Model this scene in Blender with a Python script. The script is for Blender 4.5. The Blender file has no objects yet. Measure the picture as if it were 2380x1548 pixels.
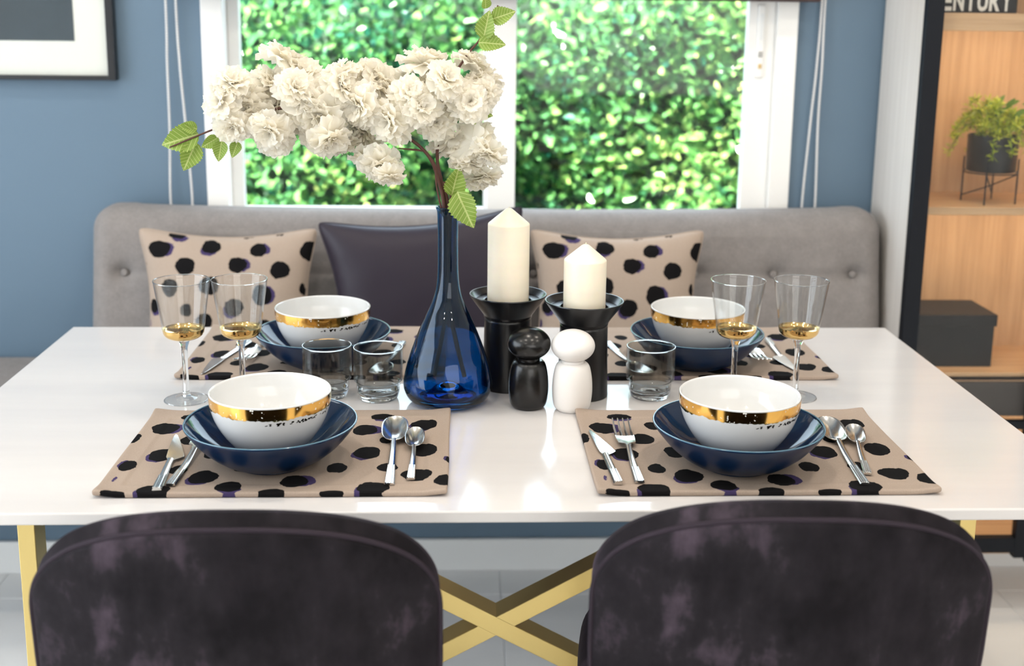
import bpy, bmesh, math, random
from mathutils import Vector, Matrix, Euler, noise as mnoise

sc = bpy.context.scene
PI = math.pi
def s2l(c):
    return tuple(((v/255)/12.92 if v/255 <= .04045 else ((v/255+.055)/1.055)**2.4) for v in c)

# ------------------------------------------------------------------ camera
def cam_axes(p, y, r):
    Rz = Matrix(((math.cos(y), math.sin(y), 0), (-math.sin(y), math.cos(y), 0), (0, 0, 1)))
    Rx = Matrix(((1, 0, 0), (0, math.cos(p), -math.sin(p)), (0, math.sin(p), math.cos(p))))
    B = Matrix(((1, 0, 0), (0, 0, -1), (0, 1, 0)))
    Rr = Matrix(((math.cos(r), -math.sin(r), 0), (math.sin(r), math.cos(r), 0), (0, 0, 1)))
    return Rr @ B @ Rx @ Rz
A = cam_axes(.2073, -.0415, .0117)
cd = bpy.data.cameras.new('camera'); cam = bpy.data.objects.new('camera', cd); sc.collection.objects.link(cam)
cd.sensor_width = 36; cd.lens = 2840/2380*36; cd.shift_y = -(774-615)/2380
cd.clip_start = .05; cd.clip_end = 100
M = Matrix.Identity(4)
for i in range(3):
    M[i][0] = A[0][i]; M[i][1] = -A[1][i]; M[i][2] = -A[2][i]
M.translation = (-.044, -1.432, 1.367)
cam.matrix_world = M
cd.dof.use_dof = True; cd.dof.focus_distance = 1.78; cd.dof.aperture_fstop = 3.6
sc.camera = cam

# ------------------------------------------------------------------ light
w = bpy.data.worlds.new('sky'); sc.world = w; w.use_nodes = True
bg = w.node_tree.nodes['Background']; bg.inputs[0].default_value = (.72, .86, 1, 1); bg.inputs[1].default_value = 5.2
def lamp(name, typ, loc, target, energy, color, **kw):
    d = bpy.data.lights.new(name, typ); d.energy = energy; d.color = color
    for k, v in kw.items(): setattr(d, k, v)
    o = bpy.data.objects.new(name, d); sc.collection.objects.link(o); o.location = loc
    o.rotation_euler = (Vector(target)-Vector(loc)).to_track_quat('-Z', 'Y').to_euler()
    return o
lamp('sun', 'SUN', (0, 0, 6), (.5, .36, 6-.80), 58, (1, .95, .84), angle=.01)
# added area lamp for an assumed side window, the left wall is solid; the front lamp behind the camera is an added fill
lamp('assumed_side_window_lamp', 'AREA', (-2.9, -.6, 1.25), (0, -.4, .9), 84, (.80, .90, 1), shape='RECTANGLE', size=2.8, size_y=2.1)
lamp('front_fill', 'AREA', (.9, -3.9, 1.6), (.2, 0, 1.0), 38, (1, .97, .94), shape='RECTANGLE', size=3.0, size_y=1.6)
# recessed ceiling downlights, unseen and assumed
for lx, ly in ((-1.5, -.5), (-.5, -.5), (.5, -.5), (1.5, -.5), (-1.0, .45), (0, .45), (1.0, .45), (-1, -2), (1, -2)):
    lamp('assumed_downlight', 'AREA', (lx, ly, 2.67), (lx, ly, 0), 5, (1, .90, .78), shape='DISK', size=.09)
vs = sc.view_settings; vs.view_transform = 'Standard'; vs.look = 'None'; vs.gamma = 1; vs.use_curve_mapping = False
vs.exposure = 0.2
sc.cycles.use_light_tree = False; sc.cycles.caustics_reflective = False
sc.cycles.max_bounces = 9; sc.cycles.diffuse_bounces = 6; sc.cycles.glossy_bounces = 4; sc.cycles.transmission_bounces = 10; sc.cycles.transparent_max_bounces = 20
sc.cycles.use_adaptive_sampling = True; sc.cycles.adaptive_threshold = .1; sc.cycles.use_denoising = True

# ------------------------------------------------------------------ mesh helpers
COL = sc.collection
def mesh_obj(name, verts, faces, mat=None, parent=None, loc=(0, 0, 0), rot=(0, 0, 0), smooth=True, sharp=40):
    me = bpy.data.meshes.new(name); me.from_pydata([tuple(v) for v in verts], [], faces); me.update()
    if smooth:
        me.polygons.foreach_set('use_smooth', [True]*len(me.polygons))
        if sharp: me.set_sharp_from_angle(angle=math.radians(sharp))
    if mat:
        for m in (mat if isinstance(mat, (list, tuple)) else [mat]): me.materials.append(m)
    o = bpy.data.objects.new(name, me); COL.objects.link(o)
    o.location = loc; o.rotation_euler = rot
    if parent: o.parent = parent
    return o
def tag(o, label=None, cat=None, group=None, kind=None):
    if label: o['label'] = label
    if cat: o['category'] = cat
    if group: o['group'] = group
    if kind: o['kind'] = kind
    return o
def thing(name, label, cat, loc=(0, 0, 0), rotz=0, group=None):
    o = bpy.data.objects.new(name, None); COL.objects.link(o); o.empty_display_size = .05
    o.location = loc; o.rotation_euler = (0, 0, rotz)
    return tag(o, label, cat, group)
def copy_tree(o, loc, rotz, label, group=None):
    kids = {}
    for x in list(COL.objects):
        if x.parent: kids.setdefault(x.parent.name, []).append(x)
    def cp(src, par):
        c = src.copy(); COL.objects.link(c)
        if par: c.parent = par
        for k in kids.get(src.name, []): cp(k, c)
        return c
    r = cp(o, None); r.location = loc; r.rotation_euler = (0, 0, rotz); r['label'] = label
    if group: r['group'] = group
    return r
def join(parts):
    V, F = [], []
    for v, f in parts:
        n = len(V); V += list(v); F += [tuple(i+n for i in q) for q in f]
    return V, F
def xf(vf, loc=(0, 0, 0), rot=(0, 0, 0), scale=(1, 1, 1)):
    m = Matrix.LocRotScale(Vector(loc), Euler(rot), Vector(scale))
    return [m @ Vector(v) for v in vf[0]], vf[1]
def box(x0, x1, y0, y1, z0, z1):
    v = [(x, y, z) for x in (x0, x1) for y in (y0, y1) for z in (z0, z1)]
    return v, [(0, 1, 3, 2), (4, 6, 7, 5), (0, 4, 5, 1), (2, 3, 7, 6), (0, 2, 6, 4), (1, 5, 7, 3)]
def rbox(x0, x1, y0, y1, z0, z1, r, n=(1, 1, 1), k=3):
    """rounded box with k steps in every edge and n extra divisions per side"""
    lo, hi = (x0, y0, z0), (x1, y1, z1)
    ax = []
    for a in range(3):
        l, h = lo[a], hi[a]; c = []
        for i in range(k): c.append(l+r*(1-math.cos(0))*0+r*(i/k))
        for i in range(n[a]+1): c.append(l+r+(h-l-2*r)*i/n[a])
        for i in range(1, k+1): c.append(h-r+r*(i/k))
        ax.append(c)
    idx, V, F = {}, [], []
    N = [len(c)-1 for c in ax]
    def vid(i, j, l):
        key = (i, j, l)
        if key in idx: return idx[key]
        p = [ax[0][i], ax[1][j], ax[2][l]]
        q = [min(max(p[a], lo[a]+r), hi[a]-r) for a in range(3)]
        d = Vector([p[a]-q[a] for a in range(3)])
        # even angles
        d = Vector([math.tan(max(-1, min(1, c/r))*PI/4) for c in d])
        if d.length > 0: d = d.normalized()*r
        idx[key] = len(V); V.append(tuple(q[a]+d[a] for a in range(3)))
        return idx[key]
    for i in range(N[0]):
        for j in range(N[1]):
            F.append((vid(i, j, 0), vid(i, j+1, 0), vid(i+1, j+1, 0), vid(i+1, j, 0)))
            F.append((vid(i, j, N[2]), vid(i+1, j, N[2]), vid(i+1, j+1, N[2]), vid(i, j+1, N[2])))
    for i in range(N[0]):
        for l in range(N[2]):
            F.append((vid(i, 0, l), vid(i+1, 0, l), vid(i+1, 0, l+1), vid(i, 0, l+1)))
            F.append((vid(i, N[1], l), vid(i, N[1], l+1), vid(i+1, N[1], l+1), vid(i+1, N[1], l)))
    for j in range(N[1]):
        for l in range(N[2]):
            F.append((vid(0, j, l), vid(0, j, l+1), vid(0, j+1, l+1), vid(0, j+1, l)))
            F.append((vid(N[0], j, l), vid(N[0], j+1, l), vid(N[0], j+1, l+1), vid(N[0], j, l+1)))
    return V, F
def spline(pts, n=6, closed=False):
    P = [Vector(p) for p in pts]; out = []
    m = len(P)
    for i in range(m-1):
        p0 = P[max(i-1, 0)]; p1 = P[i]; p2 = P[i+1]; p3 = P[min(i+2, m-1)]
        for k in range(n):
            t = k/n
            out.append(.5*((2*p1)+(-p0+p2)*t+(2*p0-5*p1+4*p2-p3)*t*t+(-p0+3*p1-3*p2+p3)*t**3))
    out.append(P[-1]); return out
def tube(path, rad, n=8, caps=True):
    P = [Vector(p) for p in path]; m = len(P)
    R = rad if isinstance(rad, (list, tuple)) else [rad]*m
    V, F = [], []
    t0 = (P[1]-P[0]).normalized(); up = Vector((0, 0, 1)) if abs(t0.z) < .9 else Vector((1, 0, 0))
    nrm = t0.cross(up).normalized()
    for i in range(m):
        t = (P[min(i+1, m-1)]-P[max(i-1, 0)]).normalized()
        nrm = (nrm-t*nrm.dot(t)).normalized(); b = t.cross(nrm)
        for k in range(n):
            a = 2*PI*k/n; V.append(P[i]+(nrm*math.cos(a)+b*math.sin(a))*R[i])
    for i in range(m-1):
        for k in range(n):
            F.append((i*n+k, i*n+(k+1) % n, (i+1)*n+(k+1) % n, (i+1)*n+k))
    if caps:
        F.append(tuple(range(n-1, -1, -1))); F.append(tuple((m-1)*n+k for k in range(n)))
    return V, F
def lathe(prof, n=64):
    V, F, rings = [], [], []
    for r, z in prof:
        if r < 1e-6: rings.append([len(V)]); V.append((0, 0, z))
        else:
            rings.append(list(range(len(V), len(V)+n)))
            V += [(r*math.cos(2*PI*k/n), r*math.sin(2*PI*k/n), z) for k in range(n)]
    for a, b in zip(rings, rings[1:]):
        for k in range(n):
            k2 = (k+1) % n
            if len(a) == 1 and len(b) == 1: continue
            if len(a) == 1: F.append((a[0], b[k2], b[k]))
            elif len(b) == 1: F.append((a[k], a[k2], b[0]))
            else: F.append((a[k], a[k2], b[k2], b[k]))
    return V, F
def sp2(pts, n=5):
    return [(max(p.x, 0), p.y) for p in spline([(a, b, 0) for a, b in pts], n)]
def beam(p, q, w, h, upv=(0, 0, 1)):
    """straight bar of width w (across) and height h from p to q"""
    p, q = Vector(p), Vector(q); t = (q-p).normalized(); u = Vector(upv); s = t.cross(u).normalized(); u = s.cross(t)
    V = []
    for e in (p, q):
        for a, b in ((-1, -1), (1, -1), (1, 1), (-1, 1)): V.append(e+s*a*w/2+u*b*h/2)
    return V, [(3, 2, 1, 0), (4, 5, 6, 7), (0, 1, 5, 4), (1, 2, 6, 5), (2, 3, 7, 6), (3, 0, 4, 7)]
def bevel(o, wdt=.002, seg=2):
    m = o.modifiers.new('bevel', 'BEVEL'); m.width = wdt; m.segments = seg; m.limit_method = 'ANGLE'; m.angle_limit = math.radians(50)
    return o

# ------------------------------------------------------------------ materials
def nodes(name):
    m = bpy.data.materials.new(name); m.use_nodes = True
    nt = m.node_tree; return m, nt, nt.nodes['Principled BSDF'], nt.nodes['Material Output']
def N(nt, typ, **kw):
    n = nt.nodes.new(typ)
    for k, v in kw.items():
        if k.startswith('i_'): n.inputs[int(k[2:])].default_value = v
        else: setattr(n, k, v)
    return n
def math_(nt, op, a, b=None, c=None):
    n = nt.nodes.new('ShaderNodeMath'); n.operation = op
    for i, v in enumerate((a, b, c)):
        if v is None: continue
        if isinstance(v, (int, float)): n.inputs[i].default_value = v
        else: nt.links.new(v, n.inputs[i])
    return n.outputs[0]
def coords(nt, scale=(1, 1, 1), kind='Object'):
    t = nt.nodes.new('ShaderNodeTexCoord'); mp = nt.nodes.new('ShaderNodeMapping')
    mp.inputs['Scale'].default_value = scale; nt.links.new(t.outputs[kind], mp.inputs[0]); return mp.outputs[0]
def noise_(nt, vec, scale, detail=3, rough=.5):
    n = nt.nodes.new('ShaderNodeTexNoise'); n.inputs['Scale'].default_value = scale
    n.inputs['Detail'].default_value = detail; n.inputs['Roughness'].default_value = rough
    nt.links.new(vec, n.inputs['Vector']); return n.outputs['Fac']
def ramp(nt, fac, stops):
    r = nt.nodes.new('ShaderNodeValToRGB'); e = r.color_ramp.elements
    while len(e) < len(stops): e.new(.5)
    for i, (p, c) in enumerate(stops): e[i].position = p; e[i].color = (*c, 1)
    nt.links.new(fac, r.inputs[0]); return r.outputs[0]
def mixc(nt, fac, a, b):
    n = nt.nodes.new('ShaderNodeMix'); n.data_type = 'RGBA'
    if isinstance(fac, (int, float)): n.inputs[0].default_value = fac
    else: nt.links.new(fac, n.inputs[0])
    for i, v in ((6, a), (7, b)):
        if isinstance(v, tuple): n.inputs[i].default_value = (*v, 1)
        else: nt.links.new(v, n.inputs[i])
    return n.outputs[2]
def add_bump(nt, p, height, strength, dist=.001):
    b = nt.nodes.new('ShaderNodeBump'); b.inputs['Strength'].default_value = strength; b.inputs['Distance'].default_value = dist
    nt.links.new(height, b.inputs['Height']); nt.links.new(b.outputs[0], p.inputs['Normal'])
def simple(name, col, rough=.5, metal=0, var=None, bump=None, **kw):
    """col = sRGB 0-255; var = (scale vector, amount) soft tone variation; bump = (scale vector, strength)"""
    m, nt, p, out = nodes(name); c = s2l(col)
    p.inputs['Base Color'].default_value = (*c, 1); p.inputs['Roughness'].default_value = rough; p.inputs['Metallic'].default_value = metal
    for k, v in kw.items(): p.inputs[k].default_value = v
    if var:
        f = noise_(nt, coords(nt, var[0]), 1, 4)
        a = var[1]
        nt.links.new(ramp(nt, f, [(.3, tuple(x*(1-a) for x in c)), (.7, tuple(min(1, x*(1+a)) for x in c))]), p.inputs['Base Color'])
    if bump: add_bump(nt, p, noise_(nt, coords(nt, bump[0]), 1, 3), bump[1])
    return m
def thin_glass(name, tint, refl=1.0, rough=0.0):
    """thin clear wall: straight transmission with a tint plus an angle dependent reflection"""
    m, nt, p, out = nodes(name); nt.nodes.remove(p)
    tr = N(nt, 'ShaderNodeBsdfTransparent'); tr.inputs[0].default_value = (*tint, 1)
    gl = N(nt, 'ShaderNodeBsdfGlossy'); gl.inputs['Roughness'].default_value = rough
    lw = N(nt, 'ShaderNodeLayerWeight'); lw.inputs[0].default_value = .5
    f = math_(nt, 'POWER', lw.outputs['Facing'], 4.0); f = math_(nt, 'MULTIPLY_ADD', f, .8*refl, .04*refl)
    mx = N(nt, 'ShaderNodeMixShader'); nt.links.new(f, mx.inputs[0]); nt.links.new(tr.outputs[0], mx.inputs[1]); nt.links.new(gl.outputs[0], mx.inputs[2])
    nt.links.new(mx.outputs[0], out.inputs[0]); return m

MAT = {}
MAT['wall'] = simple('blue_wall_paint', (93, 115, 134), .6, bump=((300, 300, 300), .05))
MAT['white_wall'] = simple('white_wall_paint', (232, 230, 226), .7)
MAT['skirt'] = simple('white_gloss_paint', (226, 228, 228), .35)
MAT['frame_white'] = simple('white_window_profile', (236, 235, 232), .3)
MAT['grout'] = simple('pale_grout', (225, 228, 230), .6)
MAT['tile'] = simple('polished_tile', (236, 236, 235), .16, var=((2.5, 6, 2), .05))
MAT['black_frame'] = simple('black_frame_lacquer', (24, 26, 30), .35)
MAT['paper'] = simple('picture_mat_board', (228, 224, 218), .7)
MAT['chain'] = simple('white_plastic_beads', (226, 224, 222), .4)
MAT['blind'] = simple('dark_brown_blind', (62, 48, 46), .7)
MAT['steel'] = simple('polished_steel', (214, 213, 210), .2, 1.0)
MAT['gold'] = simple('gold_leaf', (228, 192, 124), .10, 1.0)
MAT['brass'] = simple('brushed_brass', (206, 184, 122), .28, 1.0, bump=((400, 8, 400), .06))
MAT['porcelain'] = simple('white_porcelain', (219, 219, 218), .10)
MAT['blue_glaze'] = simple('navy_glaze', (9, 38, 70), .07, var=((18, 18, 18), .12))
MAT['blue_satin'] = simple('navy_satin_glaze', (10, 34, 64), .3, **{'Specular IOR Level': .3})
MAT['black_ceramic'] = simple('satin_black_ceramic', (17, 17, 19), .28)
MAT['black_wood'] = simple('satin_black_lacquer', (14, 13, 13), .25)
MAT['white_wood'] = simple('satin_white_lacquer', (236, 232, 228), .4)
MAT['wax'] = simple('cream_wax', (243, 233, 213), .42, var=((4, 4, 40), .03))
p = MAT['wax'].node_tree.nodes['Principled BSDF']; p.inputs['Subsurface Weight'].default_value = .35; p.inputs['Subsurface Radius'].default_value = (.02, .014, .008); p.inputs['Subsurface Scale'].default_value = .5
MAT['wick'] = simple('pale_wick', (230, 220, 200), .8)
MAT['bark'] = simple('red_brown_bark', (84, 50, 40), .6, bump=((300, 300, 60), .3))
MAT['clear'] = thin_glass('clear_glass_wall', (.97, .975, .975), .9)
MAT['smoke'] = thin_glass('smoked_glass_wall', (.80, .80, .79), .9)
MAT['pane'] = thin_glass('window_glass', (.97, .985, .98), .5)
MAT['door_glass'] = thin_glass('cabinet_door_glass', (.95, .96, .96), .55)
MAT['black_metal'] = simple('black_metal', (16, 20, 27), .5, **{'Specular IOR Level': .2})
MAT['box_black'] = simple('black_leatherette', (24, 23, 26), .5, bump=((250, 250, 250), .15), **{'Specular IOR Level': .2})
MAT['letter'] = simple('white_print', (225, 222, 215), .6)
MAT['darkfront'] = simple('dark_brown_drawer', (58, 50, 47), .5, var=((1, 1, 30), .1))
MAT['soil'] = simple('dark_soil', (40, 30, 24), .9)

def glass_solid(name, col, rough=0.0, ior=1.45):
    m, nt, p, out = nodes(name)
    p.inputs['Base Color'].default_value = (*col, 1); p.inputs['Roughness'].default_value = rough
    p.inputs['Transmission Weight'].default_value = 1; p.inputs['IOR'].default_value = ior; return m
MAT['stem_glass'] = glass_solid('clear_solid_glass', (.97, .98, .98))
MAT['smoke_solid'] = glass_solid('smoked_solid_glass', (.80, .82, .82))
MAT['vase_glass'] = glass_solid('deep_blue_glass', (.028, .21, .44), 0, 1.4)

def m_marble():
    m, nt, p, out = nodes('white_marble')
    v = coords(nt, (1.2, 9, 1)); f = noise_(nt, v, 1.6, 6, .6)
    v2 = coords(nt, (3, 30, 1)); f2 = noise_(nt, v2, 1.3, 5, .7)
    c = mixc(nt, f, s2l((203, 200, 200)), s2l((220, 216, 213)))
    k = ramp(nt, f2, [(.62, (0, 0, 0)), (.72, (1, 1, 1))]); k2 = N(nt, 'ShaderNodeRGBToBW'); nt.links.new(k, k2.inputs[0])
    c = mixc(nt, math_(nt, 'MULTIPLY', k2.outputs[0], .25), c, s2l((205, 198, 194)))
    nt.links.new(c, p.inputs['Base Color']); p.inputs['Roughness'].default_value = .13
    return m
MAT['marble'] = m_marble()
def m_linen(name, col, sc_=900, amt=.18, bumpk=.25):
    m, nt, p, out = nodes(name); c = s2l(col)
    a = noise_(nt, coords(nt, (sc_, sc_*.25, sc_*.25)), 1, 2); b = noise_(nt, coords(nt, (sc_*.25, sc_*.25, sc_)), 1, 2)
    f = math_(nt, 'MULTIPLY_ADD', a, .5, math_(nt, 'MULTIPLY', b, .5))
    big = noise_(nt, coords(nt, (40, 40, 40)), 1, 3)
    f = math_(nt, 'MULTIPLY_ADD', big, .35, math_(nt, 'MULTIPLY', f, .65))
    nt.links.new(ramp(nt, f, [(.3, tuple(x*(1-amt) for x in c)), (.7, tuple(x*(1+amt) for x in c))]), p.inputs['Base Color'])
    p.inputs['Roughness'].default_value = .9; p.inputs['Specular IOR Level'].default_value = .15; p.inputs['Sheen Weight'].default_value = .1
    add_bump(nt, p, f, bumpk, .001); return m
MAT['linen'] = m_linen('grey_linen', (130, 125, 123), 500)
def m_dots():
    """beige cloth, black brush dots with violet smears; dot shapes come from two distance attributes"""
    m, nt, p, out = nodes('beige_dotted_cloth')
    v = coords(nt, (1, 1, 1)); nz = noise_(nt, v, 260, 3, .6); nz2 = noise_(nt, v, 70, 2)
    wob = math_(nt, 'MULTIPLY_ADD', nz, .0028, math_(nt, 'MULTIPLY', nz2, .005))
    da = N(nt, 'ShaderNodeAttribute', attribute_name='dot'); va = N(nt, 'ShaderNodeAttribute', attribute_name='violet')
    dm = math_(nt, 'LESS_THAN', math_(nt, 'ADD', da.outputs['Fac'], wob), .0038)
    vm = math_(nt, 'LESS_THAN', math_(nt, 'ADD', va.outputs['Fac'], math_(nt, 'MULTIPLY', wob, 1.3)), .0045)
    weave = noise_(nt, coords(nt, (900, 900, 900)), 1, 1)
    base = mixc(nt, weave, s2l((152, 136, 123)), s2l((177, 160, 146)))
    c = mixc(nt, vm, base, s2l((66, 56, 92))); c = mixc(nt, dm, c, s2l((21, 20, 21)))
    nt.links.new(c, p.inputs['Base Color']); p.inputs['Roughness'].default_value = .9; p.inputs['Specular IOR Level'].default_value = .08
    add_bump(nt, p, weave, .25, .0006); return m
MAT['dots'] = m_dots()
def m_velvet():
    m, nt, p, out = nodes('aubergine_velvet')
    v = coords(nt, (1, 1, 1)); big = noise_(nt, v, 9, 5, .62); mid = noise_(nt, coords(nt, (30, 30, 12)), 1, 4, .6)
    f = math_(nt, 'MULTIPLY_ADD', mid, .4, math_(nt, 'MULTIPLY', big, .6))
    nt.links.new(ramp(nt, f, [(.38, s2l((21, 19, 22))), (.53, s2l((36, 33, 37))), (.70, s2l((82, 71, 82)))]), p.inputs['Base Color'])
    p.inputs['Specular IOR Level'].default_value = .08; p.inputs['Roughness'].default_value = .75; p.inputs['Sheen Weight'].default_value = .06; p.inputs['Sheen Roughness'].default_value = .4
    p.inputs['Sheen Tint'].default_value = (*s2l((190, 160, 190)), 1)
    add_bump(nt, p, noise_(nt, v, 500, 2), .15, .0006); return m
MAT['velvet'] = m_velvet()
MAT['satin'] = simple('dark_plum_satin', (44, 38, 48), .45, bump=((40, 40, 40), .1), **{'Specular IOR Level': .25})
MAT['velvet_piping'] = simple('plum_piping', (46, 39, 47), .7, **{'Specular IOR Level': .15})
def m_wood(name, c0, c1, sx=(60, 60, 2.2), rough=.5):
    m, nt, p, out = nodes(name); f = noise_(nt, coords(nt, sx), 1.2, 5, .65)
    nt.links.new(ramp(nt, f, [(.3, s2l(c0)), (.7, s2l(c1))]), p.inputs['Base Color']); p.inputs['Roughness'].default_value = rough
    add_bump(nt, p, f, .1, .0006); return m
MAT['oak'] = m_wood('warm_oak', (176, 138, 100), (206, 168, 128))
MAT['oak_shelf'] = m_wood('warm_oak_shelf', (178, 140, 102), (206, 168, 128), (2.2, 60, 60))
MAT['ash'] = m_wood('whitened_ash', (206, 199, 192), (220, 214, 207), (50, 50, 1.5))
def m_leafy(name, stops, trans=.45, rough=.35, attr='tint'):
    m, nt, p, out = nodes(name)
    a = N(nt, 'ShaderNodeAttribute', attribute_name=attr)
    c = ramp(nt, a.outputs['Fac'], stops); nt.links.new(c, p.inputs['Base Color']); p.inputs['Roughness'].default_value = rough
    tl = N(nt, 'ShaderNodeBsdfTranslucent'); nt.links.new(c, tl.inputs[0])
    mx = N(nt, 'ShaderNodeMixShader', i_0=trans); nt.links.new(p.outputs[0], mx.inputs[1]); nt.links.new(tl.outputs[0], mx.inputs[2])
    nt.links.new(mx.outputs[0], out.inputs[0]); return m
MAT['hedge'] = m_leafy('hedge_leaf', [(0, s2l((34, 100, 80))), (.5, s2l((106, 160, 88))), (1, s2l((214, 224, 140)))], .45, .2)  # teal dark stop puts the hedge's deep shade into the leaf colour
MAT['fern'] = m_leafy('feathery_leaf', [(0, s2l((70, 110, 30))), (.5, s2l((150, 170, 40))), (1, s2l((200, 205, 70)))], .3)
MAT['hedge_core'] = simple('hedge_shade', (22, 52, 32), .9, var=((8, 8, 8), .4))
def m_petal():
    m, nt, p, out = nodes('cream_petal'); c = (.97, .95, .88, 1)
    p.inputs['Base Color'].default_value = c; p.inputs['Roughness'].default_value = .7
    tl = N(nt, 'ShaderNodeBsdfTranslucent'); tl.inputs[0].default_value = (1, .95, .84, 1)
    mx = N(nt, 'ShaderNodeMixShader', i_0=.5); nt.links.new(p.outputs[0], mx.inputs[1]); nt.links.new(tl.outputs[0], mx.inputs[2])
    nt.links.new(mx.outputs[0], out.inputs[0]); return m
MAT['petal'] = m_petal()
MAT['stamen'] = simple('yellow_stamen', (206, 190, 70), .6)
def m_leaf():
    m, nt, p, out = nodes('veined_green_leaf')
    t = N(nt, 'ShaderNodeUVMap'); s = N(nt, 'ShaderNodeSeparateXYZ'); nt.links.new(t.outputs[0], s.inputs[0])
    ax = math_(nt, 'ABSOLUTE', s.outputs[0]); fr = math_(nt, 'FRACT', math_(nt, 'MULTIPLY', math_(nt, 'SUBTRACT', s.outputs[1], math_(nt, 'MULTIPLY', ax, .28)), 8))
    v1 = math_(nt, 'LESS_THAN', fr, .12); v2 = math_(nt, 'LESS_THAN', ax, .06); vv = math_(nt, 'MAXIMUM', v1, v2)
    net = noise_(nt, coords(nt, (1, 1, 1)), 300, 2)
    c = mixc(nt, net, s2l((112, 140, 48)), s2l((150, 176, 78))); c = mixc(nt, math_(nt, 'MULTIPLY', vv, .7), c, s2l((206, 214, 140)))
    nt.links.new(c, p.inputs['Base Color']); p.inputs['Roughness'].default_value = .5
    tl = N(nt, 'ShaderNodeBsdfTranslucent'); nt.links.new(c, tl.inputs[0])
    mx = N(nt, 'ShaderNodeMixShader', i_0=.3); nt.links.new(p.outputs[0], mx.inputs[1]); nt.links.new(tl.outputs[0], mx.inputs[2])
    nt.links.new(mx.outputs[0], out.inputs[0]); return m
MAT['leaf'] = m_leaf()
MAT['print'] = simple('slate_print', (50, 60, 70), .4, var=((3, 3, 2), .25))
def m_goldband():
    m, nt, p, out = nodes('speckled_gold'); f = noise_(nt, coords(nt, (1, 1, 1)), 230, 1)
    k = math_(nt, 'GREATER_THAN', f, .70)
    nt.links.new(mixc(nt, k, s2l((228, 176, 92)), s2l((240, 236, 228))), p.inputs['Base Color'])
    nt.links.new(math_(nt, 'SUBTRACT', 1, k), p.inputs['Metallic']); p.inputs['Roughness'].default_value = .13; return m
MAT['goldband'] = m_goldband()

# ------------------------------------------------------------------ setting: floor, walls, window, hedge
WY = 1.391          # back wall plane
fl = tag(mesh_obj('floor', *box(-3.1, 2.9, -4.1, 1.6, -.05, -.002), MAT['grout'], smooth=False), kind='structure')
tile0 = None
for ix in range(-6, 5):
    for iy in range(-8, 2):
        x0, y0 = .05+.6*ix, .65+.6*iy
        if x0 < -3.2 or x0 > 2.8: continue
        if tile0 is None:
            tile0 = bevel(mesh_obj('floor_tile', *box(.0012, .5988, .0012, .5988, -.012, 0), MAT['tile'], fl, smooth=False), .0008, 1); o = tile0
        else:
            o = tile0.copy(); COL.objects.link(o)
        o.location = (x0, y0, 0)
def wall_hole(x0, x1, z0, z1, hx0, hx1, hz0, hz1, y0, y1):
    return join([box(x0, hx0, y0, y1, z0, z1), box(hx1, x1, y0, y1, z0, z1), box(hx0, hx1, y0, y1, z0, hz0), box(hx0, hx1, y0, y1, hz1, z1)])
WX0, WX1, WZ0, WZ1 = -.631, .720, .84, 2.10
tag(mesh_obj('wall_back', *wall_hole(-3.1, 2.9, 0, 2.7, WX0, WX1, WZ0, WZ1, WY, WY+.14), MAT['wall'], smooth=False), kind='structure')
tag(mesh_obj('wall_left', *box(-3.2, -3.0, -4.1, 1.53, 0, 2.7), MAT['white_wall'], smooth=False), kind='structure')
tag(mesh_obj('wall_right', *box(2.8, 3.0, -4.1, 1.53, 0, 2.7), MAT['white_wall'], smooth=False), kind='structure')
tag(mesh_obj('wall_front', *box(-3.2, 3.0, -4.3, -4.1, 0, 2.7), MAT['white_wall'], smooth=False), kind='structure')
tag(mesh_obj('ceiling', *box(-3.2, 3.0, -4.3, 1.53, 2.7, 2.8), MAT['white_wall'], smooth=False), kind='structure')
tag(bevel(mesh_obj('baseboard_back', *box(-3.0, 2.8, WY-.014, WY, 0, .083), MAT['skirt'], smooth=False), .003), kind='structure')

win = tag(bpy.data.objects.new('window_1', None), kind='structure'); COL.objects.link(win); win.location = (0, WY, 0)
def wpart(name, parts, mat, par=win, bv=.002):
    return bevel(mesh_obj(name, *join(parts), mat, par, smooth=False), bv)
fy0, fy1 = -.012, .09
wpart('window_frame', [box(WX0, WX0+.048, fy0, fy1, WZ0, WZ1), box(WX1-.048, WX1, fy0, fy1, WZ0, WZ1), box(WX0+.048, WX1-.048, fy0, fy1, WZ0, WZ0+.03), box(WX0+.048, WX1-.048, fy0, fy1, WZ1-.05, WZ1)], MAT['frame_white'])
def sash(x0, x1, y0, y1, sl, sr):
    z0, z1 = WZ0+.03, WZ1-.05
    s = wpart('sash', [box(x0, x0+sl, y0, y1, z0, z1), box(x1-sr, x1, y0, y1, z0, z1), box(x0+sl, x1-sr, y0, y1, z0, z0+.03), box(x0+sl, x1-sr, y0, y1, z1-.05, z1)], MAT['frame_white'])
    mesh_obj('glass_pane', *box(x0+sl, x1-sr, (y0+y1)/2-.0005, (y0+y1)/2+.0005, z0+.03, z1-.05), MAT['pane'], s, smooth=False)
    return s
sash(WX0+.048, .055, .045, .075, .026, .05)
sr_ = sash(.012, WX1-.048, .008, .038, .066, .062)
lk = bevel(mesh_obj('lock_plate', *rbox(.630, .648, .001, .0085, 1.215, 1.38, .003), MAT['frame_white'], win), .001)
lk['label'] = 'narrow white latch plate'
mesh_obj('latch_slot', *box(.635, .643, -.0005, .002, 1.30, 1.36), MAT['skirt'], lk, smooth=False)
mesh_obj('latch_button', *rbox(.634, .644, -.002, .003, 1.262, 1.275, .001), simple('grey_latch', (170, 168, 165), .4), lk)
mesh_obj('latch_screw', *rbox(.635, .643, -.001, .003, 1.236, 1.246, .001), simple('brass_latch', (205, 175, 120), .4), lk)

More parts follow.
